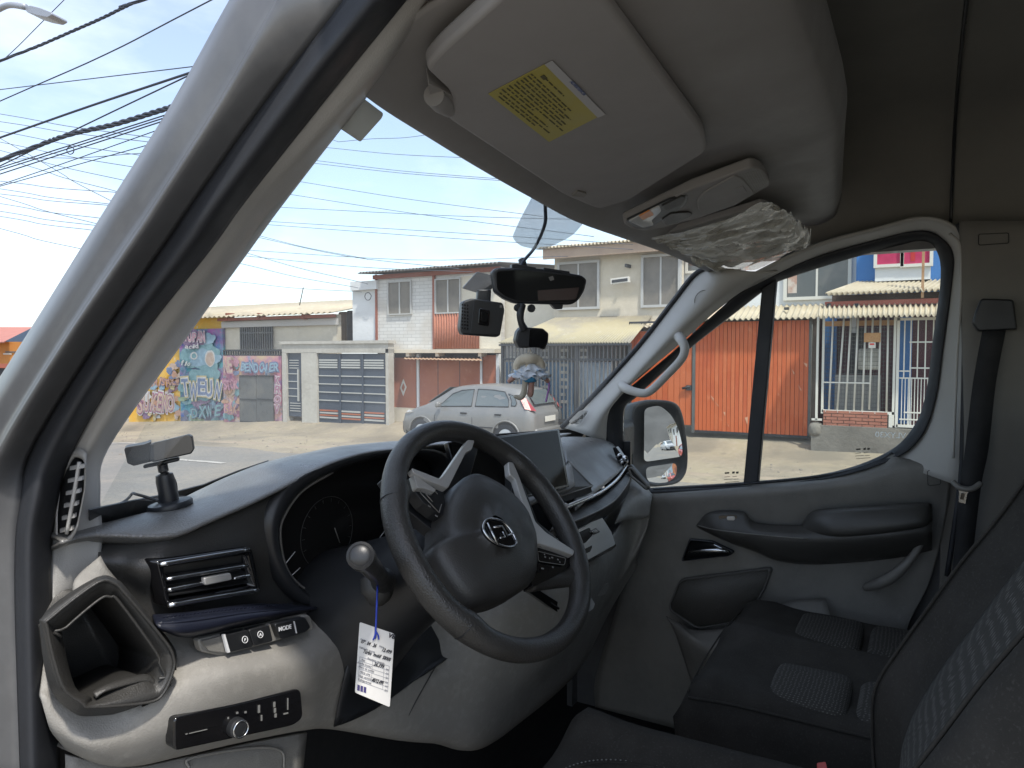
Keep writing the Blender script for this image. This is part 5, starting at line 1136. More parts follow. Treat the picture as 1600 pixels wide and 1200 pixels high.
# ---------------------------------------------------------------- cream two-storey house with yellow awning
H3 = empty('cream_house', (FX+3, 7, zs(7)), 'cream two storey house with curtained windows and yellowed awning', 'house')
y0, y1 = fy(866), fy(1062); zt = fz(930, 386); zb = fz(930, 500)
wall('wall', 866, 1062, 386, CREAM, H3, FX, .25, 930); wall('side_wall', 780, 866, 424, CREAM2, H3, FX+.3, .25, 850)
corrug('roof', (FX+5, y1-.3, zt+.5), (FX+5, y0+.25, zt+.5), (FX-.45, y1-.3, zt+.02), (FX-.45, y0+.25, zt+.02), TIN, H3, 40, .03)
box2('fascia', (FX-.36, y1, zt-.26), (FX-.3, y0+.15, zt-.02), mat('brown_fascia', (.40, .30, .22), .8, vary=(3, (.34, .25, .19), .4, .7)), H3)
box2('side_end', (FX+.25, y0-.2, zb-3), (FX+5, y0, zt), CREAM2, H3)
window(H3, 875, 934, 412, 480, WINC, ALU, FX-.02, 1, .06); window(H3, 1006, 1060, 401, 476, WINC, ALU, FX-.02, 1, .06)
fl = fr_('floodlight', 970, 999, 404, 413, WHTM, H3, FX-.35, .1); fl.rotation_euler = (rad(-4), 0, 0)
fr_('lamp_bracket', 976, 979, 412, 417, BLK, H3, FX-.3, .3)
fr_('lamp_face', 972, 997, 406.5, 411, BLK, fl, FX-.36, .01)
corrug('awning', PX(868,497,FX-.02), PX(1018,493,FX-.02), PX(779,535.5,FX-1.6), PX(984,535,FX-1.6), TINY, H3, 48, .022)
box2('awning_beam', (FX-1.62, fy(984, FX-1.6), fz(880, 540, FX-1.6)), (FX-1.55, fy(780, FX-1.6), fz(880, 537, FX-1.6)), BLK, H3)
XG = FX-1.5
GR = empty('barred_front', (XG, 7, zs(7)), 'black barred front with hung cloths under the yellowed awning', 'fence')
fr_('top_rail', 783, 984, 536, 540, BLK, GR, XG, .05, 880); fr_('mid_rail', 783, 984, 560, 563, BLK, GR, XG, .05, 880); fr_('low_rail', 783, 984, 655, 660, BLK, GR, XG, .05, 880)
bars(GR, 784, 982, 538, 660, 34, GRYM, XG+.02, .014)
for px in (783, 833, 900, 982): fr_('post', px, px+3, 536, 668, BLK, GR, XG-.02, .08, px)
CLB = [mat('blue_cloth', (.12, .22, .33), .85, bump=('noise', 5, .5), vary=(2, (.04, .08, .14), .4, .7)), mat('pale_panel', (.62, .60, .52), .85, vary=(2, (.25, .25, .24), .4, .7)), mat('grey_blue_cloth', (.42, .50, .57), .85, bump=('noise', 6, .5), vary=(2, (.16, .21, .26), .4, .7))]
fr_('cloth', 790, 832, 566, 655, CLB[0], GR, XG+.35, .03); fr_('cloth', 842, 896, 566, 655, CLB[0], GR, XG+.35, .03)
rg = random.Random(2)
for bx in (797, 846, 874, 905):
    for i in range(8): fr_('pale_block', bx+rg.uniform(-2, 2), bx+rg.uniform(8, 14), 545+i*11.5, 549.5+i*11.5, CLB[1], GR, XG+.3, .03)
patch('hung_sheet', [LX([(900,566,XG+.25),(912,566,XG+.2),(925,566,XG+.26),(940,566,XG+.2),(955,566,XG+.25)]), LX([(902,610,XG+.25),(915,612,XG+.18),(928,610,XG+.26),(942,612,XG+.2),(953,610,XG+.25)]), LX([(905,655,XG+.25),(916,657,XG+.2),(930,655,XG+.26),(942,657,XG+.2),(950,655,XG+.25)])], CLB[2], GR, 5, 4, .01)
wall('dark_porch', 783, 1000, 540, mat('porch_shade_wall', (.13, .13, .125), .9), H3, FX-.35, .08, 880)  # shade under the awning put into the dark wall colour

# ---------------------------------------------------------------- orange plank gates
XO = FX-.55
G1 = empty('wooden_gate', (XO, 3.7, zs(3.7)), 'narrower orange plank gate with a latch, left of the steel post', 'gate')
plankpanel(G1, 982, 1081, 517, 664, 11, [ORG2, ORG], XO, 1060, seed=1)
tube('latch', LX([(1066,607,XO-.05),(1078,604,XO-.05)]), .03, BLK, G1, seg=6, n=1); fr_('lock_box', 1072, 1080, 602, 610, BLK, G1, XO-.06, .05)
G2 = empty('wooden_gate', (XO, 1.8, zs(1.8)), 'wide orange plank garage gate seen through the passenger window', 'gate')
plankpanel(G2, 1086, 1263, 502, 677, 27, [ORG, ORG, ORG2], XO, 1175, seed=4)
fr_('frame', 1086, 1263, 499.5, 502, BLK, G2, XO-.01, .06, 1175); fr_('frame', 1086, 1263, 676.5, 680, BLK, G2, XO-.01, .06, 1175); fr_('frame', 1263, 1267, 499, 681, GRYM, G2, XO-.01, .06)
rgs = random.Random(8)
for i in range(9):
    x, y = rgs.uniform(1100, 1255), rgs.uniform(540, 665)
    prism('scratch', [PX(x, y, XO-.007), PX(x+rgs.uniform(3, 9), y+rgs.uniform(-3, 9), XO-.007), PX(x+rgs.uniform(3, 9), y+rgs.uniform(3, 9)+2, XO-.007), PX(x+1, y+1.2, XO-.007)], V3((.002, 0, 0)), mat('scratched_wood', (.60, .34, .22), .8), G2)
fr_('gate_post', 1081.5, 1086, 500, 676, GRYM, None, XO-.03, .12, label='dark steel post between the two orange gates', cat='post')
fr_('gate_post', 1268, 1278, 495, 672, mat('brown_post', (.09, .07, .055), .9, vary=(4, (.13, .10, .08), .4, .7)), None, XO+.02, .15, label='dark brown post right of the wide orange gate', cat='post')
GRF = empty('carport_roof', (XO+.5, 2, 2.6), 'faded corrugated sheet roof above the orange gates', 'roof')
corrug('roof_sheet', PX(1088,478,FX+.6), PX(1292,472,FX+.6), PX(1070,500,XO-.25), PX(1284,496,XO-.25), TIN, GRF, 24, .025)
fr_('vent_pipe', 1225, 1232, 480, 484, BLK, GRF, XO+.2, .1)
corrug('roof_sheet', PX(1000,500,FX+.3), PX(1082,490,FX+.3), PX(990,512,XO-.1), PX(1085,506,XO-.1), TIN, GRF, 12, .02)
fr_('truss_post', 983, 985, 504, 517, BLK, GRF, XO, .05); fr_('truss_post', 1002, 1004, 504, 517, BLK, GRF, XO, .05); fr_('truss_rail', 983, 1040, 502, 505, BLK, GRF, XO, .05)

# ---------------------------------------------------------------- white house behind the gates
H4 = empty('white_house', (FX+3, 2.5, zs(2)), 'white upper storey with sliding windows above the orange gates', 'house')
fr_('upper_wall', 1062.5, 1338, 330, 500, WHITEW, H4, FX+.4, 3.0, 1200)
window(H4, 1075, 1097, 404, 423, WIND, WHTM, FX+.38, 0, .06)
window(H4, 1230, 1325, 405, 463, WIND, WHTM, FX+.38, 1, .07)
fr_('curtain', 1231, 1245, 430, 458, mat('patterned_curtain', (.42, .26, .20), .85, vary=(6, (.55, .48, .42), .4, .6)), H4, FX+.374, .002)

# ---------------------------------------------------------------- blue house with the white grille
H5 = empty('blue_house', (FX+3, .2, zs(0)), 'blue and white house with magenta curtained upper window', 'house')
fr_('upper_wall', 1338.5, 1600, 330, 470, BLUEW, H5, FX-.15, 3.2, 1400)
fr_('bay_wall', 1368, 1455, 340, 438, WHITEW, H5, FX-.35, .2, 1410)
window(H5, 1371, 1407, 360, 413, PINK, WHTM, FX-.37, 0, .06); window(H5, 1413, 1453, 360, 412, PINK, WHTM, FX-.37, 0, .06)
fr_('curtain_motif', 1423, 1430, 386, 408, mat('red_motif', (.45, .03, .03), .8), H5, FX-.38, .004)
XR = FX-.9
corrug('upper_awning', PX(1340,441,FX-.2), PX(1560,436,FX-.2), PX(1289,459,XR-.25), PX(1560,449,XR-.25), TIN, H5, 30, .035)
fr_('painted_awning_shade', 1300, 1500, 458, 470, mat('awning_gap_dark', (.07, .05, .04), .9), H5, XR+.3, .1, 1400)  # dark strip painted as the shade in the gap under the upper awning
fr_('red_beam', 1289, 1560, 468, 476, mat('red_oxide_beam', (.34, .10, .07), .8, vary=(3, (.28, .09, .06), .4, .7)), H5, XR-.1, .1, 1400)
for px in (1292, 1335): fr_('beam_end', px, px+6, 474, 480, BLK, H5, XR-.12, .1)
corrug('lower_awning', PX(1280,476,XR-.05), PX(1560,472,XR-.05), PX(1278,495,XR-.55), PX(1560,491,XR-.55), TIN, H5, 34, .03)
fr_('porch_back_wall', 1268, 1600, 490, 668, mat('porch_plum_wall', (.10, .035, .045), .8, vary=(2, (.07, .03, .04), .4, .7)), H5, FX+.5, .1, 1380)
fr_('blue_column', 1288, 1306, 495, 646, BLUEW, H5, FX+.2, .1); fr_('blue_column', 1404, 1424, 495, 662, BLUEW, H5, FX+.2, .1); fr_('timber_lintel', 1288, 1398, 501, 509, WOODB, H5, XR+.15, .06)
fr_('shutter_panel', 1304, 1376, 586, 646, mat('grey_sheet_panel', (.27, .265, .25), .6, vary=(3, (.2, .2, .19), .4, .7)), H5, XR+.45, .04)
fr_('dark_opening', 1326, 1352, 512, 585, DKW, H5, XR+.5, .02); fr_('cloth_bundle', 1340, 1376, 545, 578, CLB[1], H5, XR+.4, .12, bevel=.05)
fr_('hung_cloth', 1330, 1338, 496, 520, mat('pale_cloth', (.5, .52, .56), .9), H5, XR+.12, .03)
SGR = empty('grille_fence', (XR, .5, zs(.5)), 'white iron grille fence on a brick base below the blue house', 'fence')
fr_('frame', 1284, 1287.5, 495, 646, WHTM, SGR, XR-.03, .06); fr_('frame', 1395, 1399, 495, 665, WHTM, SGR, XR-.03, .06); fr_('frame', 1284, 1399, 642, 646, WHTM, SGR, XR-.03, .06); fr_('frame', 1284, 1360, 597, 599, WHTM, SGR, XR-.03, .05, 1320)
for i, (xt, xb) in enumerate(((1302,1295),(1319,1308),(1330,1321),(1341,1334),(1353,1347),(1364,1358),(1376,1372),(1388,1385))):
    tube('bar', [PX(xt, 495, XR), PX(xb, 643 if i != 5 else 640, XR)], .018, WHTM, SGR, seg=6, n=1)
for i in range(20): fr_('wire', 1287, 1395, 512+i*6.5, 512.5+i*6.5, GRYM, SGR, XR+.03, .006, 1340)
for i in range(22): fr_('wire', 1290+i*5, 1290.4+i*5, 510, 642, GRYM, SGR, XR+.036, .006)
fr_('wooden_plaque', 1350, 1376, 520, 534.5, WOODB, SGR, XR-.08, .03); fr_('meter_box', 1357, 1368, 535, 544, WHTM, SGR, XR-.1, .08); fr_('meter_label', 1359, 1366, 536.5, 539, RED, SGR, XR-.103, .002)
fr_('gas_pipe', 1275, 1278.5, 495, 656, WHTM, SGR, XR-.1, .05); fr_('gas_pipe', 1268, 1284, 654, 657, WHTM, SGR, XR-.1, .05)
xb0 = XR-.02
zb0 = fz(1340, 667.5, xb0); rgb = random.Random(4); ba, bb = sorted((fy(1286, xb0, 655), fy(1387, xb0, 655)))
for r_ in range(5):
    y_ = ba-(.11 if r_ % 2 else 0)
    while y_ < bb:
        q0, q1 = max(y_, ba)+.006, min(y_+.22, bb)-.006
        if q1-q0 > .03: d_ = rgb.uniform(0, .01); box2('brick', (xb0-.02+d_, q0, zb0+r_*.064), (xb0+.06, q1, zb0+r_*.064+.053), BRICK, SGR)
        y_ += .22
fr_('mortar', 1286, 1388, 645.5, 668, CONC, SGR, xb0+.02, .15, 1340)
box2('foundation', (XR-.12, fy(1600, XR), -.7), (XR+.3, fy(1270, XR), fz(1340, 667, XR-.1)), CONC, SGR)
fr_('rubble', 1262, 1284, 660, 684, CONC, SGR, XR-.16, .3, bevel=.1)
fr_('pier', 1388.5, 1394.5, 648, 668, WHTM, SGR, XR-.05, .1)
DR = empty('grille_door', (XR, -.4, zs(0)), 'white iron grille door right of the grille fence', 'door')
fr_('frame', 1400, 1404.5, 496, 668, WHTM, DR, XR-.04, .06); fr_('frame', 1400, 1475, 496, 500, WHTM, DR, XR-.04, .06); fr_('frame', 1400, 1475, 665, 669, WHTM, DR, XR-.04, .06); fr_('frame', 1470, 1475, 496, 668, WHTM, DR, XR-.04, .06)
for y, a, b in ((534.5,1421,1470),(575,1421,1470),(580,1405,1421),(591,1405,1470),(645,1412,1470),(656,1405,1470)): fr_('rail', a, b, y-1, y+1, WHTM, DR, XR-.02, .03, 1430)
for xt in (1412, 1421, 1433, 1445, 1457): fr_('bar', xt, xt+2, 499, 666 if xt == 1421 else 592, WHTM, DR, XR-.015, .03)
for xt in range(1408, 1468, 5): fr_('bar', xt, xt+1.4, 590, 666, WHTM, DR, XR-.015, .03)
fr_('rusty_pole', 1440.5, 1445, 340, 465, mat('rusty_pole', (.42, .25, .13), .8, vary=(5, (.3, .17, .09), .4, .7)), None, XR-.2, .07, label='rusty steel pole rising in front of the magenta window', cat='pole')
# orange house far left
H6 = empty('orange_house', (FX+3, 36, zs(36)), 'orange house with a red sheet roof at the far left', 'house')
X6 = FX+4
fr_('wall', -120, 60, 533, 600, mat('orange_house_wall', (.60, .25, .06), .8, vary=(1, (.52, .2, .05), .4, .7)), H6, X6, .3, 20)
vs = [PX(-150, 541, X6-.8), PX(6, 534, X6-.8), PX(52, 511, X6+5), PX(-150, 511, X6+5)]
build('roof', vs, facing(vs, [(0, 1, 2, 3)], V3((0, 20, 60))), mat('red_sheet_roof', (.42, .17, .13), .8, vary=(1.2, (.36, .14, .11), .4, .7)), H6, mods=[('solid', .06)])
prism('gable', [PX(6, 534, X6-.5), PX(52, 511, X6-.4), PX(70, 534, X6-.5)], V3((.1, 0, 0)), mat('navy_gable', (.06, .09, .14), .8), H6)
fr_('sign_board', 5, 17, 552, 554, WHTM, H6, X6-.05, .05); fr_('sign_board', 8, 24, 549, 551, GRYM, H6, X6-.05, .05)
fr_('fence', -60, 60, 568, 575, mat('rust_fence', (.35, .10, .06), .8), H6, X6-1.5, .05)
fr_('dark_base', -60, 60, 575, 588, DKW, H6, X6-1.4, .05)
# houses up the street, behind the van, that the wing mirror shows
rgm = random.Random(21); cols = [WHITEW, CREAM, mat('rust_orange_render', (.45, .17, .07), .85), mat('pale_blue_render', (.35, .42, .48), .85), WHITEW, GREYW]
yy = -4.0; lbs = ['white two storey house just behind the blue house', 'cream two storey house second behind the blue house', 'rust orange house third behind the blue house', 'pale blue house fourth behind the blue house', 'white house fifth behind the blue house', 'grey house sixth behind the blue house']
for i in range(6):
    L_ = rgm.uniform(6, 9); h_ = rgm.uniform(3.4, 6); g0_ = zs(yy-L_/2)
    hh = empty('street_house', (FX+3, yy-L_/2, g0_), lbs[i], 'house', 'houses up the street behind the van')
    box2('wall', (FX-.6, yy-L_+.2, g0_-.6), (FX+6, yy, g0_+h_), cols[i], hh)
    corrug('roof', (FX+6.3, yy-L_, g0_+h_+.7), (FX+6.3, yy+.2, g0_+h_+.7), (FX-1.1, yy-L_, g0_+h_+.02), (FX-1.1, yy+.2, g0_+h_+.02), TIN, hh, 18, .03)
    for k_ in range(2):
        c = yy-L_*(.28+.45*k_); w = box2('window', (FX-.66, c-.6, g0_+h_-1.7), (FX-.58, c+.6, g0_+h_-.6), WIND, hh); box2('frame', (FX-.69, c-.68, g0_+h_-1.78), (FX-.61, c+.68, g0_+h_-1.71), WHTM, w)
    d_ = box2('door', (FX-.66, yy-L_*.5-.5, g0_-.1), (FX-.58, yy-L_*.5+.5, g0_+2.0), REDW, hh)
    yy -= L_
hv = []
for j in range(41):
    for i in range(61):
        x = -260+i*10; y = -90-j*12; t = j/40
        hgt = 95*math.sin(math.pi*min(1, t*.62))*math.exp(-((x-70)/150.)**2)
        hv.append(V3((x, y, zs(y)-2+hgt*(1+.25*noise.noise(V3((x*.012, y*.012, 0))))+4*noise.noise(V3((x*.05, y*.05, 2))))))
build('hill', hv, facing(hv, gridfaces(41, 61), V3((0, 0, 900))), mat('bare_hillside', (.10, .095, .088), .95, vary=(.03, (.07, .067, .062), .4, .65)), None, True, kind='structure', label='bare brown hill behind the town')

# loose stones and litter along the verge
rgv = random.Random(17); vs = []; fs = []
for i in range(1100):
    y = rgv.uniform(-3, 30); x = 11.6+abs(rgv.gauss(0, 1.6)) if rgv.random() < .75 else rgv.uniform(9, 15.6)
    if x > 15.6: continue
    q = rgv.choice((.01, .014, .018, .025, .035)) if rgv.random() < .93 else .055
    c = V3((x, y, zg(x, y)+.012*noise.noise(V3((x*.7, y*.7, 3)))+(.02 if x < 11.2 else 0))); n0 = len(vs)
    vs += [c+V3((rgv.uniform(.5, 1)*q*a, rgv.uniform(.5, 1)*q*b, rgv.uniform(.3, .8)*q*d)) for a, b, d in ((1, 0, .2), (-1, 0, .2), (0, 1, .2), (0, -1, .2), (.2, .1, 1))]
    fs += [(n0, n0+2, n0+4), (n0+2, n0+1, n0+4), (n0+1, n0+3, n0+4), (n0+3, n0, n0+4)]
build('loose_stones', vs, fs, mat('grey_brown_stone', (.27, .235, .19), .95, vary=(9, (.18, .16, .135), .4, .6)), None, kind='stuff', label='loose stones scattered along the dirt verge')
# low ridge of swept dirt along the road edge
dv_ = []
for j in range(241):
    y = -4+j*.14
    for i in range(7):
        t = i/6; x = 12.2+.25*noise.noise(V3((1, y*.5, 2)))+(t-.5)*.55
        dv_.append(V3((x, y, zg(x, y)-.02+.035*math.sin(math.pi*t)*(.6+.8*abs(noise.noise(V3((x*2, y*1.7, 9)))))+.02*noise.noise(V3((x*9, y*9, 1))))))
build('dirt_ridge', dv_, facing(dv_, gridfaces(241, 7), V3((0, 0, 500))), mat('dark_swept_dirt', (.30, .245, .18), .95, bump=('noise', 30, .6), vary=(3, (.33, .27, .2), .42, .66)), None, True, kind='stuff', label='low ridge of swept dirt along the road edge')
# ================================================================ parked car
def make_car(name, label, X, Y, heading, paint, group=None):
    g0 = zg(X, Y+1.8*heading)
    car = empty(name, (X, Y+1.85*heading, g0), label, 'car', group)
    def L(s, lat, z): return V3((X+lat, Y+s*heading, g0+z))
    st = [(0.0,.78,.82,.68,.62),(.05,.84,.88,.74,.64),(.14,.93,1.00,.79,.64),(.28,.94,1.22,.81,.58),(.42,.94,1.37,.82,.56),(.9,.93,1.44,.83,.575),(1.5,.915,1.46,.83,.585),(2.05,.90,1.42,.83,.575),(2.3,.89,1.36,.83,.575),(2.65,.88,1.16,.825,.61),(2.98,.87,.96,.81,.66),(3.3,.80,.87,.78,.62),(3.6,.69,.75,.70,.52),(3.74,.52,.58,.58,.42),(3.78,.40,.44,.5,.36)]
    def sec(s):
        for a, b in zip(st, st[1:]):
            if a[0] <= s <= b[0]: t = (s-a[0])/(b[0]-a[0]); return [p+(q-p)*t for p, q in zip(a, b)]
        return list(st[-1])
    def half(s):
        _, be, tp, hw, tw = sec(s)
        return [(hw*.88, .20), (hw*.97, .30), (hw, .5), (hw*1.0, be-.18), (hw*.965, be-.02), (hw*.93, be+.02), (tw+(hw*.93-tw)*.5, be+(tp-be)*.5), (tw, tp-.06*min(1, (tp-be)*4)), (tw*.8, tp-.015), (0, tp)]
    S_ = []
    for a, b in zip(st, st[1:]): S_ += [a[0], (a[0]+b[0])/2]
    S_.append(st[-1][0]); vs = []
    for s in S_:
        h = half(s); pr = [(-x, z) for x, z in h]+[(x, z) for x, z in reversed(h[:-1])]
        vs += [L(s, x, z) for x, z in pr]
    nc = 19; fs = gridfaces(len(S_), nc)
    fs += [tuple(range(nc)), tuple(reversed(range((len(S_)-1)*nc, len(S_)*nc)))]
    bo = build('body', vs, facing(vs, fs, V3((X, Y+1.8*heading, g0+.7))), paint, car, True)
    bm = bmesh.new(); bm.from_mesh(bo.data); bmesh.ops.recalc_face_normals(bm, faces=bm.faces); bm.to_mesh(bo.data); bm.free(); autosmooth(bo, 50)
    gl = mat('car_glass', (.10, .12, .12), .05, coat=.6, spec=.8)
    def sidep(s, v, side, off=.008):
        """point on the glasshouse side, v 0 belt .. 1 roof"""
        _, be, tp, hw, tw = sec(s); a, b = (hw*.93, be+.02), (tw, tp-.06*min(1, (tp-be)*4))
        x, z = a[0]+(b[0]-a[0])*v, a[1]+(b[1]-a[1])*v; return L(s, side*(x+off), z+off*.5)
    for side in (-1, 1):
        for q in ([(2.52,.06),(2.2,.75),(1.95,.86),(1.62,.88),(1.60,.06)], [(1.50,.06),(1.51,.88),(1.1,.88),(.80,.84),(.66,.45),(.62,.06)], [(.56,.12),(.58,.4),(.70,.78),(.55,.7),(.44,.3),(.45,.12)]):
            P = [sidep(s, v, side) for s, v in q]; w = prism('side_window', P, V3((-side*.004, 0, 0)), gl, car)
            tube('window_trim', [p+V3((side*.003, 0, 0)) for p in P], .010, KS, w, seg=5, n=1, closed=True)
        for s in (1.55, .60, 2.60): tube('door_seam', [L(s, side*(sec(s)[3]+.002), z) for z in (.28, .5, .7)]+[sidep(s-.02*(s > 2), .0, side, .004)], .005, KS, car, seg=5, n=1)
        for s in (1.78, .86): box('door_handle', L(s, side*.835, .80), (.03, .17, .035), KS, car, bevel=.008)
        tube('side_moulding', [L(s, side*(sec(s)[3]+.006), .50) for s in (.9, 1.5, 2.2, 2.7)], .012, KS, car, seg=5)
        box('wing_mirror', L(2.42, side*.93, .98), (.16, .10, .12), paint, car, bevel=.03)
        tl = [L(.02, side*.60, .90), L(.10, side*.70, .92), L(.22, side*.765, .95), L(.36, side*.70, 1.14), L(.38, side*.66, 1.22), L(.27, side*.61, 1.17), L(.13, side*.60, 1.02)]
        tl = [p+V3((side*.03, -heading*.03, 0)) for p in tl]
        prism('tail_light', tl, V3((-side*.04, heading*.04, 0)), mat('tail_lamp_red', (.32, .025, .03), .3, coat=.6), car)
        hl_ = [L(3.25, side*.77, .76), L(3.5, side*.71, .72), L(3.66, side*.56, .66), L(3.5, side*.60, .78)]
        prism('headlight', [p+V3((side*.02, heading*.02, .02)) for p in hl_], V3((-side*.03, 0, -.03)), CLR, car)
        for s in (.66, 3.0):
            arch = [L(s+.36*math.cos(a*math.pi/12), side*(sec(s)[3]+.006), .31+.36*math.sin(a*math.pi/12)) for a in range(13)]
            tube('wheel_arch', arch, .022, paint, car, seg=6, n=1)
            pr = [L(s+.335*math.cos(a*math.pi/12), side*(sec(s)[3]+.004), .31+.335*math.sin(a*math.pi/12)) for a in range(13)]
            prism('arch_hollow', pr, V3((-side*.02, 0, 0)), KS, car)
            w = lathe('wheel', L(s, side*(sec(s)[3]-.17), .30), (side, 0, 0), [(.16, 0), (.28, .0), (.30, .03), (.30, .15), (.285, .185), (.2, .19), (.195, .175), (.05, .18), (.001, .18)], RUB, car, 28)
            lathe('hub_cap', L(s, side*(sec(s)[3]+.004), .30), (side, 0, 0), [(.195, 0), (.19, .01), (.06, .03), (.001, .032)], mat('hub_cap', (.45, .46, .47), .4, .5), w, 20)
    rg_ = [L(.13, -.50, 1.02), L(.13, .50, 1.02), L(.36, .46, 1.32), L(.36, -.46, 1.32)]
    prism('rear_window', [p+V3((0, -heading*.035, .02)) for p in rg_], V3((0, heading*.01, -.004)), gl, car)
    prism('windshield', [p+V3((0, heading*.02, .03)) for p in (L(2.93, -.6, .97), L(2.93, .6, .97), L(2.35, .52, 1.34), L(2.35, -.52, 1.34))], V3((0, -heading*.01, -.004)), gl, car)
    box('number_plate', L(-.03, 0, .70), (.5, .015, .12), WHTM, car); box('rear_bumper', L(.02, 0, .40), (1.36, .14, .22), paint, car, bevel=.05)
    box('underside', L(1.9, 0, .24), (1.4, 3.3, .14), KS, car)
    return car
CPN = mat('dusty_silver_car_paint', (.20, .20, .195), .42, .25, coat=.25, bump=('noise', 3, .03), vary=(2.5, (.235, .228, .215), .4, .7))
make_car('parked_car', 'dusty silver hatchback parked in front of the rust red panels', 14.33, 7.3, 1, CPN)
make_car('parked_car', 'red orange car up the street, seen in the wing mirror', 8.5, -14.0, 1, mat('red_car_paint', (.45, .05, .02), .35, coat=.5))
make_car('parked_car', 'white car up the street, seen in the wing mirror', 9.5, -27.0, 1, mat('white_car_paint', (.6, .6, .6), .35, coat=.5))

# ================================================================ overhead cables and lamp
CBT = mat('cable_grey', (.10, .11, .13), .6)
CBL = mat('cable_black', (.035, .042, .06), .6)
def cable(pts, X, w, label, sag=None, twist=False, m=CBL, e0=14, e1='pole'):
    P = [PX(x, y, X) for x, y in pts]
    d0, d1 = P[0]-P[1], P[-1]-P[-2]
    r0, r1 = e0 == 'pole', e1 == 'pole'
    P = [P[0]+d0.normalized()*(1.0 if r0 else e0)]+P+[P[-1]+d1.normalized()*(1.0 if r1 else e1)]
    dep = (PX(*pts[0], X)-CAM).dot(VW); r = w*dep/FPX/2
    if len(pts) == 2: P.insert(2, (P[1]+P[2])/2-V3((0, 0, (sag or .0))))
    C_ = crs(P, 24 if twist else 5)
    if r1: C_.append(PX(305, 122+(pts[-1][1]-100)*.5, 20.5))
    if r0: C_.insert(0, PX(305, 128+(pts[0][1]-200)*.65, 20.5))
    if not twist: return tube('overhead_cable', C_, r, m, None, 6, 1, label=label, cat='cable', group='overhead cables')
    e = empty('overhead_cable', P[0], label, 'cable', 'overhead cables')
    for ph in (0, 2.1, 4.2):
        tube('strand', [c+V3((math.cos(i*.55+ph)*.6, 0, math.sin(i*.55+ph)))*r*.62 for i, c in enumerate(C_)], r*.55, m, e, 5, 1)
cable([(0,95),(57,73),(110,50),(160,28),(205,6),(240,-6)], 8.5, 4.2, 'thick twisted blue-black cable below the street lamp', twist=True, e1=12)
cable([(0,158),(165,85),(330,0)], 9.5, 1.7, 'single thin cable rising from the left edge to the top of the sky', e1=12)
cable([(0,140),(293,105)], 11, 1.3, 'lone thin cable crossing the sky almost level above the thick pair')
cable([(0,215),(140,166),(284,118)], 9, 3.0, 'thick single cable rising to the pillar, above the bundle')
cable([(67,227),(175,175),(280,125)], 9.4, 2.0, 'thinner cable just under the thick single cable', )
cable([(0,250),(100,213),(180,194),(252,172)], 9, 6.5, 'thickest cable bundle rising to the silver pillar', twist=True)
ORD = 'first second third fourth fifth sixth seventh eighth ninth tenth eleventh twelfth thirteenth fourteenth fifteenth sixteenth seventeenth eighteenth'.split()
for i, q in enumerate(([(0,262),(245,184)], [(0,266),(120,228),(245,188)], [(0,272),(240,194)], [(0,289),(100,255),(230,209)], [(0,291),(215,231)])):
    cable(q, 9.3+.15*i, 1.7 if i < 3 else 1.2, ORD[i]+' thin cable from the top in the fan below the thickest bundle')
for i, q in enumerate(sorted(([(40,248),(212,240)], [(0,283),(175,300)], [(0,295),(165,318)], [(0,303),(160,320)], [(0,307),(145,348)], [(0,338),(140,359)], [(0,357),(123,388)], [(0,178),(230,214)], [(0,190),(226,221)], [(0,205),(222,243)], [(30,255),(175,297)], [(0,222),(215,262)], [(0,235),(200,283)], [(60,250),(170,312)], [(0,318),(150,340)], [(0,330),(148,352)]), key=lambda q: q[-1][1])):
    cable(q, 12.5, 1.0, ORD[i]+' from the top of the very thin cables meeting the silver pillar', .05, m=CBT)
cable([(105,-5),(20,80),(-15,108)], 12, 1.3, 'thin stay wire passing behind the street lamp', e1=4)
tube('cable_loop', [PX(110+5.5*math.cos(a*.8), 235+6*math.sin(a*.8), 9.2) for a in range(8)], .011, CBL, None, 5, 4, closed=True, label='small wire ring hanging on the fan of thin cables', cat='cable')
for i, q in enumerate(sorted(([(580,217),(690,207)], [(505,230),(740,247)], [(495,251),(775,279)], [(490,255),(795,283)], [(470,284),(830,336)], [(455,304),(900,366)], [(440,324),(700,337),(910,343)], [(420,346),(700,363),(960,380)], [(418,351),(700,372),(960,388)], [(400,370),(540,400),(700,418)], [(390,391),(640,406),(862,401)], [(385,400),(560,417),(720,424)], [(390,415),(545,447)], [(388,396),(560,440)], [(380,441),(550,455)], [(400,367),(560,402)]), key=lambda q: q[0][1])):
    cable(q, 12.5, .8, ORD[i]+' from the top of the very thin cables seen through the windshield', .04, m=CBT, e0='pole', e1=.3)
PLB = PX(305, 600, 20.5); UPL = empty('utility_pole', V3((PLB.x, PLB.y, zs(PLB.y))), 'concrete utility pole carrying the cables behind the silver pillar', 'utility pole')
tube('mast', [V3((PLB.x, PLB.y, zs(PLB.y)-.3)), V3((PLB.x, PLB.y, 5)), PX(305, 120, 20.5)], [.17, .15, .11], GREYW, UPL, 10)
for y_ in (126, 150, 190): q_ = PX(305, y_, 20.5); box('cross_arm', q_, (.1, 1.0, .1), GRYM, UPL)
LAMPM = mat('grey_lamp_metal', (.32, .34, .38), .5, .3)
SL = empty('street_lamp', PX(-95, 600, 9.0), 'grey street lamp head at the top left corner', 'street lamp')
tube('arm', LX([(-95,90,9.0),(-50,35,9.0),(-10,18,9.0),(14,8,9.0),(40,11,9.0)]), .07, LAMPM, SL)
pb = PX(-95, 600, 9.0); tube('pole', [V3((pb.x, pb.y, zg(pb.x, pb.y)-.1)), V3((pb.x, pb.y, 5)), PX(-95, 90, 9.0)], .1, LAMPM, SL)
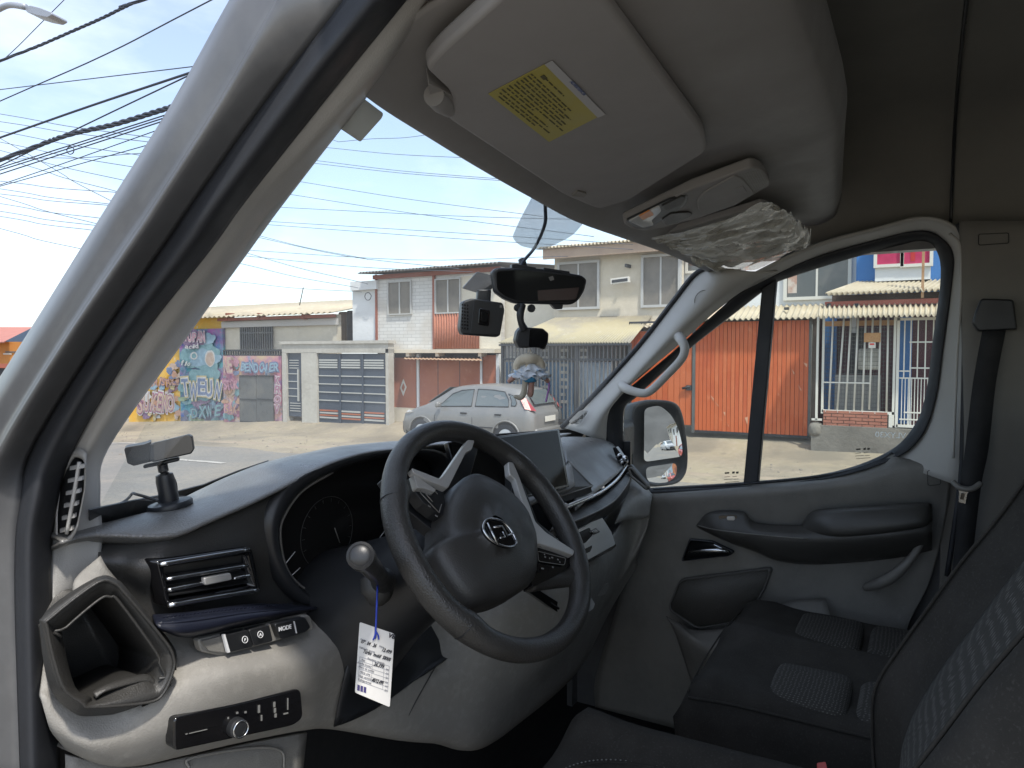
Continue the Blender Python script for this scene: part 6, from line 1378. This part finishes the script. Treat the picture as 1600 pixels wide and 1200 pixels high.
lh = [PX(*p, 9.0) for p in rnd([(38,13),(46,8),(62,12),(80,19),(81,23),(74,27),(58,24),(42,19)], 2)]
prism('lamp_head', lh, V3((.4, .1, 0)), LAMPM, SL, .03)

# ================================================================ things in the cab
# camera on the dash
DC = empty('dash_camera', PY(270, 795, .94), 'black box camera on a round stand on the dash by the pillar', 'camera')
dn = V3((-.62, -.78, .06)).normalized(); dp = PY(262, 705, .93)
DKB = mat('camera_black_plastic', (.022, .024, .028), .42, bump=('noise', 400, .1)); DKF = mat('camera_grey_face', (.055, .052, .05), .35)
prism('housing', [PP(x, y, dp, dn) for x, y in rnd([(234,694),(294,679),(300,682),(303,702),(299,709),(240,722),(232,720)], 2)], .03, DKB, DC, .003)
prism('face_plate', [PP(x, y, dp+dn*.001, dn) for x, y in rnd([(240,692),(293,680.5),(299,684),(301.5,702),(298,707),(241,720)], 2)], .001, DKF, DC)
d2 = V3((-.9, .43, .0)).normalized()
prism('lens_block', [PP(x, y, dp+V3((-.028, .028, 0)), V3((-.55, -.83, 0)).normalized()) for x, y in rnd([(194,702),(197,699),(226,694),(236,690),(238,721),(209,728),(199,724)], 2)], .03, DKB, DC, .004)
prism('bracket', [PP(x, y, dp-dn*.012, dn) for x, y in [(223,727),(279,714.5),(280,720.5),(224,732.5)]], .02, DKB, DC, .002)
b0 = PY(266, 797, .94)+V3((0, 0, .008)); t0 = PP(254, 728, dp-dn*.015, dn)
up_ = (t0-b0).normalized()
lathe('stand', b0, up_, [(.030, -.004), (.031, .001), (.029, .004), (.013, .006), (.0135, .014), (.0128, .02), (.013, .036), (.0115, .045), (.005, .047), (.0045, (t0-b0).length-.01), (.007, (t0-b0).length-.008), (.007, (t0-b0).length+.002)], DKB, DC, 24)
tube('lead', [PY(250,784,.95), PY(230,777,.96), PY(212,772,.97), PY(207,771,.98), PY(200,779,.98), PY(190,786,.97), PY(176,790,.96), PY(166,793,.95)], .0022, DKB, DC, 6)
tube('lead', [PP(257,735,dp,dn), PY(272,748,.95), PY(276,765,.95), PY(275,778,.94)], .0018, DKB, DC, 6)
# interior mirror and the devices on it
mp0 = PY(845, 447, .69); mN = V3((-.72, -.69, -.03)).normalized()
def mq(x, y, d=0.): return PP(x, y, mp0+mN*d, mN)
RM = prism('interior_mirror', [mq(*p) for p in rnd([(769,424),(776,418),(813,418),(855,420),(910,430),(918,437),(914,454),(904,470),(894,476),(806,474),(789,467),(774,456)], 5)], .028, DKB, VAN, .005, 3, label='black interior mirror with clip-on display')
prism('mirror_glass', [mq(*p, .001) for p in rnd([(776,424),(813,422),(908,433),(914,439),(910,454),(901,468),(893,472),(808,470),(790,463),(777,453)], 5)], .001, SCR, RM)
prism('painted_reflection', [mq(*p, .0016) for p in [(840,454),(905,449),(900,468),(841,470)]], .0006, mat('dim_red_reflection', (.05, .028, .026), .2), RM)  # dim red reflection painted as a flat patch on the mirror
prism('clip', [mq(*p, -.002) for p in [(800,413),(806,412),(838,418),(838,423),(800,421)]], .02, DKB, RM, .001)
prism('clip', [mq(*p, -.002) for p in [(850,418),(890,424),(891,431),(850,426)]], .02, DKB, RM, .001)
prism('switch', [mq(*p, -.004) for p in rnd([(858,472),(880,474),(879,483),(868,483)], 2)], .015, DKB, RM, .001)
prism('switch', [mq(*p, .0015) for p in rnd([(857,433),(864,431),(866,437),(860,439)], 1)], .001, KM, RM)
tube('mirror_stem', [mq(825,440,-.03), wq(815,405)], .008, DKB, RM)
tube('mirror_lead', [PZ(851,308,2.035), wq(852,325)-ray(852,325)*.03, wq(851,352)-ray(852,352)*.05, mq(836,386,-.04), mq(818,408,-.03), mq(812,420,-.02)], .0035, mat('lead_blue_black', (.02, .03, .05), .5), RM, 8)
WCm = empty('windshield_camera', mq(755, 525), 'black boxy windshield camera left of the interior mirror', 'camera')
prism('mount_plate', [mq(*p, -.06) for p in rnd([(723,450),(746,424),(770,430),(771,448),(760,462),(746,457)], 2)], .012, DKB, WCm, .002)
prism('stem', [mq(*p, -.03) for p in [(747,452),(768,452),(767,474),(745,474)]], .02, DKB, WCm, .003)
prism('housing', [mq(*p, .0) for p in rnd([(719,513),(723,471),(737,466),(786,473),(789,484),(782,524),(776,527),(722,523)], 4)], .04, DKB, WCm, .004, 3)
prism('front_panel', [mq(*p, .002) for p in rnd([(741,467.5),(785,474),(788,485),(781,523),(735,522)], 3)], .003, KS, WCm, .001)
prism('lens_frame', [mq(*p, .006) for p in rnd([(749,481),(766,485),(764,510),(747,507)], 3)], .006, KG, WCm, .0015)
prism('lens', [mq(*p, .0075) for p in rnd([(753,487),(763,489),(762,504),(752,502)], 2)], .002, SCR, WCm)
for i in range(8):
    for j in range(3): prism('vent_hole', [mq(723+j*4.2-.9+a, 476+i*5.2+b+j*.6, .0006) for a, b in ((-1,-1.4),(1.2,-1.2),(1.2,1.4),(-1,1.2))], .0008, KG, WCm)
prism('rating_mark', [mq(*p, .0026) for p in [(781,476.5),(785,477),(784.5,481),(780.5,480.5)]], .0006, KM, WCm)
SC = empty('pendant_camera', mq(832, 545), 'small black camera pod hanging under the interior mirror', 'camera')
tube('stalk', [mq(816,476,.0), mq(813,490,.005), mq(814,503,.005), mq(819,515,.0)], [.008, .008, .007, .009], DKB, SC)
for p in ((808,481), (829,482)): lathe('knob', mq(*p, -.004), mN, [(.004, 0), (.008, .002), (.0085, .008), (.006, .012), (.001, .012)], DKB, SC, 14)
prism('pod', [mq(*p, .004) for p in rnd([(806,533),(809,518),(815,511),(849,513),(858,521),(857,535),(851,547),(842,543),(812,544)], 3)], .03, DKB, SC, .004)
prism('pod_face', [mq(*p, .005) for p in rnd([(828,514),(848,515),(856,522),(855,534),(849,544),(826,542)], 3)], .002, KG, SC)
# rag doll
CRM = mat('cream_felt', (.56, .50, .40), .9, bump=('noise', 400, .5)); BLF = mat('blue_felt', (.06, .26, .48), .9, bump=('noise', 400, .5)); TUL = mat('white_tulle', (.62, .66, .72), .9, bump=('noise', 300, .6), vary=(60, (.28, .45, .66), .56, .66))
SKN = mat('pink_brown_felt', (.40, .23, .19), .9, bump=('noise', 400, .5)); GRB = mat('grey_beige_felt', (.42, .38, .31), .9, bump=('noise', 400, .5)); PUR = mat('purple_ribbon', (.32, .14, .42), .6)
DL = empty('hanging_doll', mq(828, 625), 'small cloth doll in white and blue dress hanging from the mirror', 'doll')
for a, b in (((826,546),(822,564)), ((828,546),(834,564))): tube('string', [mq(*a), mq((a[0]+b[0])/2, (a[1]+b[1])/2), mq(*b)], .0009, CRM, DL, 5)
tube('ears', [mq(806,578), mq(809,568), mq(817,562), mq(828,560,.006), mq(838,562), mq(845,569), mq(847,577)], [.006, .009, .011, .011, .011, .009, .006], CRM, DL, 10)
lathe('head', mq(827, 575, -.004), mN, [(.002, -.016), (.012, -.01), (.016, 0), (.012, .010), (.002, .014)], CRM, DL, 14)
def frill(c, r0, r1, h, n_, m, par, nm='ruffle', tilt=0.):
    vs = []; ax = V3((0, 0, 1)); N_ = n_*8
    for k in range(5):
        t = k/4; r = r0+(r1-r0)*t
        for i in range(N_):
            a = 2*math.pi*i/N_; rr = r*(1+.16*t*math.sin(n_*a)); vs.append(c+RT*(rr*math.cos(a))+V3((VW.x, VW.y, 0))*(rr*.6*math.sin(a))+V3((0, 0, -h*t*(1-.25*t)+.004*t*math.sin(n_*a+1))))
    return build(nm, vs, gridfaces(5, N_, True), m, par, True, mods=[('solid', .0008)])
frill(mq(828, 568), .010, .030, .022, 7, TUL, DL); frill(mq(828, 576), .012, .040, .022, 9, TUL, DL); frill(mq(828, 580), .010, .034, .020, 8, TUL, DL)
lathe('shorts', mq(828, 583), (0, 0, -1), [(.010, -.004), (.016, .004), (.017, .012), (.013, .018), (.004, .02)], BLF, DL, 16)
tube('leg', [mq(822,590), mq(820,602), mq(818,614), mq(813,621), mq(803,619)], [.007, .006, .0065, .006, .003], GRB, DL, 8)
tube('leg', [mq(831,592), mq(830,604), mq(829,614), mq(828,620)], [.007, .0065, .007, .005], SKN, DL, 8)
tube('arm', [mq(808,586), mq(800,592), mq(794,597)], [.006, .0055, .004], SKN, DL, 8); tube('arm', [mq(846,586), mq(852,591), mq(857,597)], [.006, .0055, .004], SKN, DL, 8)
tube('ribbon', [mq(855,592), mq(858,602), mq(856,614), mq(853,628)], .0022, PUR, DL, 6)
# price tag on the stalk
tp0 = PY(585, 1040, .61); tN = V3((-.70, -.71, .05)).normalized()
def tq(x, y, h=0.): return PP(x, y, tp0+tN*h, tN)
CARD = mat('white_card', (.72, .70, .67), .5, vary=(30, (.66, .64, .61), .4, .7))
TG = prism('paper_tag', [tq(*p) for p in rnd([(562,972),(616.5,990.5),(609,1105),(554.5,1082)], 3)], .0008, CARD, None, label='white handwritten card hanging from the stalk on blue string', cat='tag')
STR = mat('blue_string', (.03, .06, .42), .6)
tR = (tq(616, 990)-tq(562, 972)).normalized(); tU = (tq(562, 972)-tq(554.5, 1082)).normalized()
hnd = mat('black_pen', (.02, .02, .03), .6); lgt = mat('grey_form_print', (.34, .34, .36), .6)
# helper frame so that marks become parts of the tag
def tagmark(s, x, y, h, m=hnd, off=.012, **k):
    o = text('handwriting' if m is hnd else 'form_print', s, tq(x, y, .0006), tR, tU, h, m, TG, off=off, **k); return o
def tagbar(x0, y0, x1, y1, w=.9, m=lgt): prism('form_line', [tq(x0, y0-w/2, .0004), tq(x1, y1-w/2, .0004), tq(x1, y1+w/2, .0004), tq(x0, y0+w/2, .0004)], .0002, m, TG)
TG_c = V3(TG['_o'])
tagmark('07 . 04 . 26', 575, 1008, .0065, shear=.2, width=.021); tagmark('12.499', 603, 1019.5, .0065, shear=.2, width=.013); tagmark('Turbo  mobil  S8000', 588, 1026.5, .0065, shear=.15, width=.038); tagmark('26.399', 591, 1042, .0065, shear=.2, width=.014); tagmark('40/12.499', 589, 1067, .0065, shear=.2, width=.016)
tagmark('V8', 611, 997, .008, off=.03)
for x0, y0, s in ((567,1000,'Fecha'), (596,1010.5,'Hora'), (573,1015,'Vehiculo marca'), (587,1032.5,'Proximo cambio'), (567,1031.5,'Km'), (569,1038,'Aceite motor'), (572,1045,'Filtro de aceite'), (570,1051.5,'Filtro aire'), (570,1058,'Caja cambio'), (569,1064,'Refrigerante'), (605,1046,'km'), (605,1052.5,'km'), (604.5,1059,'km'), (604,1066,'km'), (604,1072,'km'), (603,1078.5,'km')): tagmark(s, x0, y0+1.5, .0036, lgt, 0.)
for i in range(7): tagbar(562-.35*i, 1026+i*6.3, 608-.45*i, 1041+i*6.5, .55)
for x in (0, 20, 38, 46): tagbar(562+x, 1026+x*.33, 562+x+.6, 1026+x*.33, .5); prism('form_line', [tq(562+x, 1026+x*.33, .0004), tq(562.7+x, 1026+x*.33, .0004), tq(560+x, 1064+x*.36, .0004), tq(559.4+x, 1064+x*.36, .0004)], .0002, lgt, TG)
for i in range(3): prism('stamp', [tq(558.5+i*5, 1069.5+i*1.6, .0004), tq(562.5+i*5, 1071+i*1.6, .0004), tq(562+i*5, 1080+i*1.6, .0004), tq(558+i*5, 1078.5+i*1.6, .0004)], .0002, mat('stamp_ink', (.06, .05, .16), .6), TG)
stg = tube('string', [PY(590,915,.63), tq(589,940,.004), tq(588,965,.003), tq(587,985,.003), tq(586,998,.002)], .0013, STR, TG, 6)
tube('string', [tq(587,986,.003), tq(591,993,.003), tq(592,999,.002)], .0011, STR, TG, 6); tube('string', [tq(588,986,.003), tq(585,995,.003), tq(583,1000,.002)], .0011, STR, TG, 6)
# charging lead on the centre dash
UC = empty('charging_cable', PY(884, 790, .62), 'white plug and lead pushed in under the touch screen', 'cable')
prism('plug', [PY(*p, .618) for p in rnd([(874,790),(886,786),(889,789),(888,792),(877,796)], 1)], .008, WHT, UC, .001)
tube('lead', LY([(888,789,.622),(900,784,.63),(915,778,.64),(926,773,.645)]), .0022, WHT, UC, 6)
# plastic cover on the passenger visor
FLM = bpy.data.materials.new('crumpled_plastic_film'); FLM.use_nodes = True
def _film(m):
    t = m.node_tree; t.nodes.clear(); o = t.nodes.new('ShaderNodeOutputMaterial'); a = t.nodes.new('ShaderNodeBsdfTransparent'); b = t.nodes.new('ShaderNodeBsdfPrincipled')
    a.inputs[0].default_value = (.95, .94, .90, 1); b.inputs['Base Color'].default_value = (.80, .77, .66, 1); b.inputs['Roughness'].default_value = .07; b.inputs['Specular IOR Level'].default_value = 1.0; b.inputs['Coat Weight'].default_value = 1.0
    x = t.nodes.new('ShaderNodeMixShader'); lw = t.nodes.new('ShaderNodeLayerWeight'); lw.inputs[0].default_value = .35; mr = t.nodes.new('ShaderNodeMapRange'); mr.inputs[3].default_value = .16; mr.inputs[4].default_value = .85
    t.links.new(lw.outputs['Facing'], mr.inputs[0]); t.links.new(mr.outputs[0], x.inputs[0])
    t.links.new(a.outputs[0], x.inputs[1]); t.links.new(b.outputs[0], x.inputs[2]); t.links.new(x.outputs[0], o.inputs[0])
    g = t.nodes.new('ShaderNodeNewGeometry'); n = t.nodes.new('ShaderNodeTexNoise'); n.inputs['Scale'].default_value = 90; n.inputs['Detail'].default_value = 5
    bp = t.nodes.new('ShaderNodeBump'); bp.inputs['Strength'].default_value = .7; bp.inputs['Distance'].default_value = .01
    t.links.new(g.outputs['Position'], n.inputs['Vector']); t.links.new(n.outputs[0], bp.inputs['Height']); t.links.new(bp.outputs[0], b.inputs['Normal'])
_film(FLM)
rows = []; top_ = [(1016,372),(1047,366),(1085,357),(1125,345),(1160,330),(1190,314),(1206,315)]; bot = [(1100,409),(1120,420),(1144,429),(1180,412),(1237,400),(1262,384),(1268,362)]; mid_ = [(1052,388),(1085,388),(1120,382),(1152,373),(1196,362),(1228,350),(1240,338)]
def wrap(l, h): return [PP(x, y, pv[1]+pvn*h, pvn) for x, y in l]
Rw = [crs(r, 16) for r in (wrap(top_, .004), wrap(mid_, .012), wrap(bot, .006))]
cols_ = [crs([r[j] for r in Rw], 22) for j in range(len(Rw[0]))]
vs = []
for i in range(len(cols_[0])):
    for j in range(len(cols_)):
        p = cols_[j][i]; s, t = j/len(cols_), i/len(cols_[0])
        f = noise.noise(V3((s*2.2+t*2, t*15-s*4, 1)))*.014+noise.noise(V3((s*4+t*4, t*30-s*7, 4)))*.009+abs(noise.noise(V3((s*3, t*9+s*4, 7))))*.012
        vs.append(p+pvn*(f*(.3+1.4*t)))
build('plastic_cover', vs, facing(vs, gridfaces(len(cols_[0]), len(cols_))), FLM, None, True, label='crumpled clear plastic cover wrapped over the passenger visor', cat='plastic cover')
